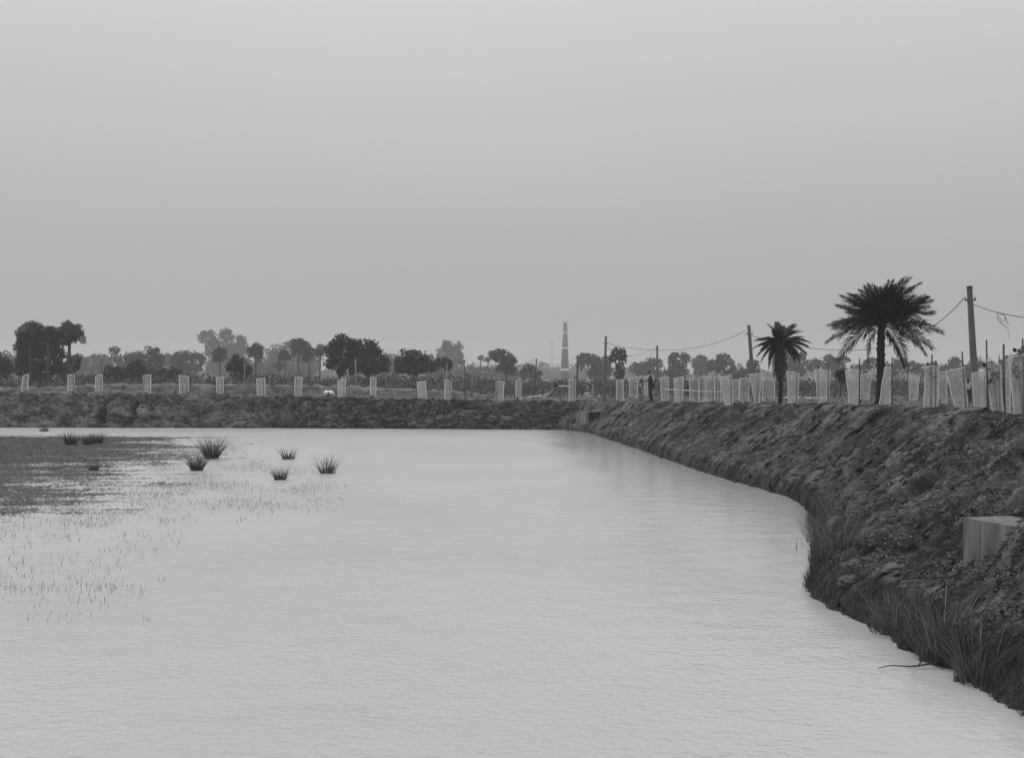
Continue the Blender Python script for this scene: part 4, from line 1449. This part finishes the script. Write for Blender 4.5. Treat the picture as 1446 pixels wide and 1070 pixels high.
def clods(P_, axis, Ln, Wd_, tone_):
    n = len(P_)
    ax = axis + rng.normal(0, .16, (n, 3))
    ax /= np.linalg.norm(ax, axis=1, keepdims=True)
    a = np.cross(ax, rand_unit(n))
    a /= np.linalg.norm(a, axis=1, keepdims=True)
    b_ = np.cross(ax, a)
    rings = []
    for t, r in ((-.5, .25), (-.28, .9), (.1, 1.0), (.38, .75), (.52, .2)):
        for k in range(5):
            th = 2 * PI * k / 5 + t
            rr = (Wd_ * r * rng.uniform(.65, 1.25, n) * .5)[:, None]
            rings.append(P_ + ax * (Ln * (t + rng.normal(0, .04, n)))[:, None] + (a * math.cos(th) + b_ * math.sin(th)) * rr)
    V = np.stack(rings, 1).reshape(-1, 3)
    q = np.array([[i * 5 + k, i * 5 + (k + 1) % 5, i * 5 + 5 + (k + 1) % 5, i * 5 + 5 + k] for i in range(4) for k in range(5)])
    return V, (np.arange(n)[:, None, None] * 25 + q[None]).reshape(-1, 4), np.repeat(tone_, 25)


Pp, Nn, idx = pick(3200, .0, .985, 8, 72, .8)
n = len(Pp)
sc_ = np.interp(Pp[:, 1], [9, 20, 45, 72], [.45, .7, 1.15, 1.3])
ax = -RB_dt[idx] / np.linalg.norm(RB_dt[idx], axis=1, keepdims=True) + .25 * RB_du[idx] / np.linalg.norm(RB_du[idx], axis=1, keepdims=True)
V, Fc, tn_ = clods(Pp + Nn * .004, ax, rng.uniform(.08, .50, n) * sc_, rng.uniform(.03, .13, n) * sc_, np.clip(rng.normal(.062, .034, n), .018, .17) * np.clip(.45 + tflat[idx] * 6, .45, 1))
tag(mesh_np('soil_clods', V, Fc, M['soil'], False, attrs={'tone': tn_}), 'loose crumbly soil clods strewn down the right slope', 'soil clods', kind='stuff')
ii = rng.integers(0, XX.shape[0], 26000)
jj = rng.integers(6, 100, 26000)
okc = (TP[ii, jj] > .03) & (TP[ii, jj] < 1.12)
ii, jj = ii[okc][:700], jj[okc][:700]
n = len(ii)
left_ = leftness[ii, jj]
ax = rng.normal(0, 1, (n, 3)) * [1, .3, .55]
V, Fc, tn_ = clods(FB[ii, jj] + [0, -.02, .02], ax, rng.uniform(.10, .42, n), rng.uniform(.07, .2, n), np.clip(rng.normal(.055, .022, n) + left_ * rng.uniform(0, .09, n), .02, .2))
tag(mesh_np('soil_clods', V, Fc, M['soil'], False, attrs={'tone': tn_}), 'loose soil clods sticking out of the far bank face', 'soil clods', kind='stuff')

# creeper leaves, nearest part of the slope
Pp, Nn, idx = pick(60000, .05, 1.0, 7.5, 21, 1.0)
mask = fbm(Pp[:, 0] * 1.1, Pp[:, 1] * .9, 3, 88) > np.interp(Pp[:, 1], [10, 14, 21], [-.5, -.1, .35])
Pp, Nn = Pp[mask], Nn[mask]
V, Fc = leaf_quads(Pp + Nn * rng.uniform(0, .06, (len(Pp), 1)), Nn, np.interp(Pp[:, 1], [8, 25], [.034, .05]), .8, .75)
tag(mesh_np('creeper', V, Fc, M['creeper']), 'creeping leafy ground cover on the near right bank', 'creeper', kind='stuff')
# dry grass lying down the slope
Pp, Nn, idx = pick(26000, .05, 1.03, 8, 72, .8)
mask = fbm(Pp[:, 0] * .7, Pp[:, 1] * .5, 3, 99) > -.25
Pp = Pp[mask]
n = len(Pp)
dh = np.stack([np.full(n, -1.0), np.full(n, -.25), np.full(n, -.28)], -1) + rng.normal(0, .28, (n, 3))
dh /= np.linalg.norm(dh, axis=1, keepdims=True)
sd_ = np.cross(dh, [0, 0, 1.0])
sd_ /= np.linalg.norm(sd_, axis=1, keepdims=True) + 1e-9
ln = (rng.uniform(.06, .26, n) * np.interp(Pp[:, 1], [10, 40], [.8, 1.5]))[:, None]
wd = (rng.uniform(.002, .004, n) * np.interp(Pp[:, 1], [10, 50], [1, 2.5]))[:, None]
up = np.array([0, 0, .025])
V = np.stack([Pp - dh * ln * .5 - sd_ * wd + up * .4, Pp - dh * ln * .5 + sd_ * wd + up * .4, Pp + dh * ln * .5 + up, Pp + up * 1.6], 1)
tag(mesh_np('dry_grass', V.reshape(-1, 3), np.arange(4 * n).reshape(-1, 4)[:, [0, 1, 2, 3]], M['straw']), 'dry grass litter lying down the right slope', 'grass', kind='stuff')
# short growth along the waterline
Pp, Nn, idx = pick(15000, -.01, .06, 8, 60, .8)
n = len(Pp)
V, Fc = blades(Pp - [0, 0, .02], rng.uniform(.06, .24, n) * np.interp(Pp[:, 1], [9, 30, 60], [1.0, .9, .5]), np.interp(Pp[:, 1], [9, 50], [.006, .014]), rng.uniform(.1, .8, n), 2, .6)
tag(mesh_np('shore_grass', V, Fc, M['blade_dark']), 'short grass fringing the right waterline', 'grass', kind='stuff')

CLUMPS = [(1170, 752, .42, .75, 260, 'tall grass clump at the bend of the right shore'),
          (1185, 770, .45, .8, 220, 'grass clump just uphill of the bend of the right shore'),
          (1180, 715, .40, .75, 180, 'grass clump above the bend of the right shore'),
          (1262, 872, .36, .62, 240, 'bushy grass clump leaning left over the near waterline'),
          (1325, 900, .36, .8, 240, 'large grass clump with tall stems below the culvert head'),
          (1374, 946, .26, .7, 170, 'nearest grass clump arching over the water at lower right')]
for px, py, rad_, hh, n, lab in CLUMPS:
    c = bank_hit(px, py)
    n = int(n * .95)
    hh *= .8
    a = rng.uniform(0, 2 * PI, n)
    rad = rad_ * np.sqrt(rng.random(n))
    P_ = c + np.stack([rad * np.cos(a) * .8, rad * np.sin(a), 0 * a - .04], -1)
    P_[:, 2] += np.clip((P_[:, 0] - c[0]) * .28, -.12, .2)
    V, Fc = blades(P_, hh * rng.uniform(.35, 1.1, n), rng.uniform(.005, .011, n), rng.uniform(.1, 1.1, n), 4, .6, a + rng.normal(0, .9, n))
    o = thing('grass_clump', c, lab, 'grass clump', 'tall grass clumps on the right shore')
    mesh_np('leaf_blades', V, Fc, M['blade'], parent=o, origin=c)['kind'] = 'stuff'
    m_ = 9
    a2 = rng.uniform(0, 2 * PI, m_)
    P2 = c + np.stack([rad_ * .6 * np.cos(a2), rad_ * .6 * np.sin(a2), 0 * a2 - .04], -1)
    V, Fc = blades(P2, hh * rng.uniform(.7, 1.2, m_), np.full(m_, .010), rng.uniform(.2, .8, m_), 4, .5, a2)
    mesh_np('stems', V, Fc, M['pale_stem'], parent=o, origin=c)['kind'] = 'stuff'

# three reeds standing in the water by the bend
p = np.array(shore(1127, 775) + [-.02])
P_ = p + np.array([[0, 0, 0], [-.1, .05, 0], [.09, .1, 0], [-.05, -.1, 0]])
V, Fc = blades(P_, np.array([.55, .32, .4, .25]), np.full(4, .016), np.array([.03, .12, .1, .15]), 4, .5)
o = mesh_np('reed', V, Fc, M['blade_dark'], origin=p)
o.location = tuple(p)
tag(o, 'thin upright reeds standing in water by the shore bend', 'reeds')
p = np.array(shore(1152, 838) + [0.0])
a = np.linspace(0, 2 * PI, 12)
V, Fc = blades(np.tile(p, (12, 1)), rng.uniform(.12, .32, 12), np.full(12, .010), rng.uniform(.3, .9, 12), 3, .5, a)
o = mesh_np('grass_sprig', V, Fc, M['blade_dark'], origin=p)
o.location = tuple(p)
tag(o, 'little dark sprig on the tip of the shore point', 'grass sprig')

# stick lying on the water
a, b_ = np.array(shore(1240, 945) + [.012]), np.array(shore(1328, 942) + [.05])
pts = [a + (b_ - a) * t + np.array([0, .03 * math.sin(t * 6), .01 * math.sin(t * 9)]) for t in np.linspace(0, 1, 9)]
o = thing('stick', a, 'dark crooked stick lying on the water at lower right', 'stick')
MB().tube(pts, [.003, .005, .006, .007, .008, .009, .010, .011, .013], 7).build('stem', M['wood_wet'], o, a, True)
MB().tube([pts[5], pts[5] + [.08, .06, .05], pts[5] + [.14, .09, .12]], [.008, .006, .003], 6).build('twig', M['wood_wet'], o, a, True)

# pale dead shrub on the far bank
c = np.array([(405 - CX) * 71.6 / F, float(far_shore_y((405 - CX) * 71.6 / F)) + .25, .35])
n = 150
a = rng.uniform(-.2, PI + .2, n)
V, Fc = blades(c + np.stack([rng.normal(0, .18, n), rng.normal(0, .06, n), rng.uniform(-.2, .35, n)], -1), rng.uniform(.3, .95, n), np.full(n, .028), rng.uniform(.2, 1.3, n), 3, .5,
               np.where(rng.random(n) < .5, PI, 0) + rng.normal(0, .6, n))
o = mesh_np('dry_shrub', V, Fc, M['pale_stem'], origin=c)
o.location = tuple(c)
tag(o, 'pale dead shrub spreading on the far bank face', 'shrub')

# flat pale stones on the near shore
for i, (px, py, s, lab) in enumerate(((1262, 803, (.34, .26, .15), 'flat pale stone half buried above the near shore'),
                                       (1196, 815, (.26, .2, .13), 'flat pale stone left of another above the near shore'),
                                       (1225, 790, (.15, .14, .11), 'small pale stone above the flat ones on the shore'))):
    c = bank_hit(px, py)
    g = 9
    V, Fc = [], []
    for a in range(g):
        for b_ in range(g):
            th, ph = PI * a / (g - 1), 2 * PI * b_ / (g - 1)
            d = np.array([math.sin(th) * math.cos(ph), math.sin(th) * math.sin(ph), math.cos(th)])
            q = np.sign(d) * np.abs(d) ** .7 * (1 + .55 * float(perlin(np.array(d[0] * 2.3 + i * 7), np.array(d[1] * 2.3 + d[2] * 3), 3)))
            V.append(q * np.array(s) * .5 + [0, 0, .01])
    o = mesh_np('stone', np.array(V), grid_faces(g, g), M['rock'], False)
    o.location = tuple(c)
    o.rotation_euler = (0, R(-14), R(30 * i))
    tag(o, lab, 'stone', 'pale stones on the near shore')

# ------------------------------------------------------------------ people


def person(base, height, face, label, pose, shirt, trousers, scarf=False):
    """one skinned body grown from a skeleton, clothes and hair as children; face: heading in radians"""
    o = thing('person', base, label, 'person')
    o.rotation_euler = (0, 0, face)
    s = height / 1.7
    J = {'pelvis': ((0, 0, .92), .12), 'waist': ((.01, 0, 1.05), .11), 'chest': ((.02, 0, 1.28), .13), 'neck': ((.03, 0, 1.45), .055),
         'chin': ((.06, 0, 1.53), .065), 'head': ((.05, 0, 1.61), .088), 'crown': ((.04, 0, 1.67), .06), 'nose': ((.15, 0, 1.585), .014)}
    E = [('pelvis', 'waist'), ('waist', 'chest'), ('chest', 'neck'), ('neck', 'chin'), ('chin', 'head'), ('head', 'crown'), ('head', 'nose')]
    for sd_, sg in (('l', 1), ('r', -1)):
        st = pose['step'] * sg
        J['hip' + sd_] = ((0, .09 * sg, .88), .095)
        J['knee' + sd_] = ((.04 + st * .5, .10 * sg, .48), .06)
        J['ankle' + sd_] = ((st, .10 * sg, .08), .04)
        J['toe' + sd_] = ((st + .15, .11 * sg, .04), .035)
        J['sh' + sd_] = ((.01, .19 * sg, 1.38), .06)
        ex, ez, hx, hzz = pose['arm']
        J['el' + sd_] = ((ex, .23 * sg, ez), .042)
        J['wr' + sd_] = ((hx, .17 * sg, hzz), .030)
        E += [('pelvis', 'hip' + sd_), ('hip' + sd_, 'knee' + sd_), ('knee' + sd_, 'ankle' + sd_), ('ankle' + sd_, 'toe' + sd_), ('chest', 'sh' + sd_),
              ('sh' + sd_, 'el' + sd_), ('el' + sd_, 'wr' + sd_)]
        w_, e_ = Vector(J['wr' + sd_][0]), Vector(J['el' + sd_][0])
        d = (w_ - e_).normalized()
        J['palm' + sd_] = (tuple(w_ + d * .06), .030)
        E.append(('wr' + sd_, 'palm' + sd_))
        for f in range(5):
            ln = (.05, .085, .095, .088, .068)[f]
            st_ = w_ + d * (.045 if f == 0 else .09) + Vector((0, 0, 1)) * (.03 if f == 0 else .026 - .017 * (f - 1))
            e1 = st_ + d * ln * .55 + (Vector((0, 0, .035)) if f == 0 else Vector((0, -.008 * sg, 0)))
            e2 = st_ + d * ln + (Vector((0, 0, .04)) if f == 0 else Vector((0, -.03 * sg, -.01)))
            for q, (pp, rr_) in enumerate(((st_, .010), (e1, .009), (e2, .008))):
                J['f%d%d%s' % (f, q, sd_)] = (tuple(pp), rr_)
            E += [('palm' + sd_, 'f%d0%s' % (f, sd_)), ('f%d0%s' % (f, sd_), 'f%d1%s' % (f, sd_)), ('f%d1%s' % (f, sd_), 'f%d2%s' % (f, sd_))]
    bend = pose.get('bend', 0)

    def skin(name, keys, edges, grow, mat, rootk):
        ks = list(keys)
        m_ = bpy.data.meshes.new(name)
        pts = []
        for k_ in ks:
            x, y, z = J[k_][0]
            if z > .92 and bend:
                dz = z - .92
                x, z = x * math.cos(bend) + dz * math.sin(bend), .92 + dz * math.cos(bend) - x * math.sin(bend)
            pts.append((x * s, y * s, z * s))
        m_.from_pydata(pts, [(ks.index(a), ks.index(b_)) for a, b_ in edges], [])
        ob_ = bpy.data.objects.new(name, m_)
        COL.objects.link(ob_)
        ob_.parent = o
        md = ob_.modifiers.new('skin', 'SKIN')
        sv = m_.skin_vertices[0].data if len(m_.skin_vertices) else None
        if sv is None:
            return ob_
        for k_, v_ in zip(ks, sv):
            r0 = (J[k_][1] + grow) * s
            v_.radius = (r0, r0)
            v_.use_root = (k_ == rootk)
        md2 = ob_.modifiers.new('sub', 'SUBSURF')
        md2.levels = 1
        md2.render_levels = 1
        m_.materials.append(mat)
        return ob_

    def add_skin_layer(ob_):
        pass
    skin('body', J.keys(), E, 0, M['skin'], 'pelvis')
    tk = ['pelvis', 'hipl', 'hipr', 'kneel', 'kneer', 'anklel', 'ankler']
    skin('trousers', tk, [('pelvis', 'hipl'), ('pelvis', 'hipr'), ('hipl', 'kneel'), ('hipr', 'kneer'), ('kneel', 'anklel'), ('kneer', 'ankler')], .022, trousers, 'pelvis')
    skt = ['pelvis', 'waist', 'chest', 'shl', 'shr', 'ell', 'elr']
    skin('shirt', skt, [('pelvis', 'waist'), ('waist', 'chest'), ('chest', 'shl'), ('chest', 'shr'), ('shl', 'ell'), ('shr', 'elr')], .026, shirt, 'pelvis')
    J['hair0'] = ((.0, 0, 1.60), .075)
    J['hair1'] = ((.03, 0, 1.67), .075)
    skin('hair', ['hair0', 'hair1'], [('hair0', 'hair1')], .01, M['hair'], 'hair0')
    if scarf:
        nk = Vector((.03 + .5 * bend, 0, 1.43)) * s
        MB().tube([nk + Vector((.10, .08, -.15)) * s, nk + Vector((.03, .09, .02)) * s, nk + Vector((-.07, 0, .03)) * s, nk + Vector((.03, -.09, .02)) * s, nk + Vector((.12, -.08, -.2)) * s],
                  .045 * s, 7).build('scarf', M['cloth_pale'], o)
    return o


P1_ = at(920, 556, 62)
gz = float(plateau_z(62)) - .02
P1_[2] = gz
person(P1_, 1.8, PI, 'person in dark shirt with a pale scarf standing between nets holding a guard', {'step': .06, 'arm': (.12, 1.12, .38, 1.16), 'bend': .12}, M['cloth_dark'], M['cloth_dark'], True)
P2_ = at(849.3, 548, 118)
P2_[2] = 1.62
person(P2_, 1.62, PI * .8, 'distant person in dark clothes left of the crossarm pole', {'step': .05, 'arm': (.02, 1.10, .12, .86), 'bend': .08}, M['cloth_dark'], M['stake'])
P3_ = at(1367, 561, 62)
P3_[2] = 1.66
person(P3_, 1.6, PI * 1.4, 'person in pale top and black trousers behind nets left of the nearest power pole', {'step': .03, 'arm': (.02, 1.10, .14, .88)}, M['cloth_pale'], M['cloth_dark'])
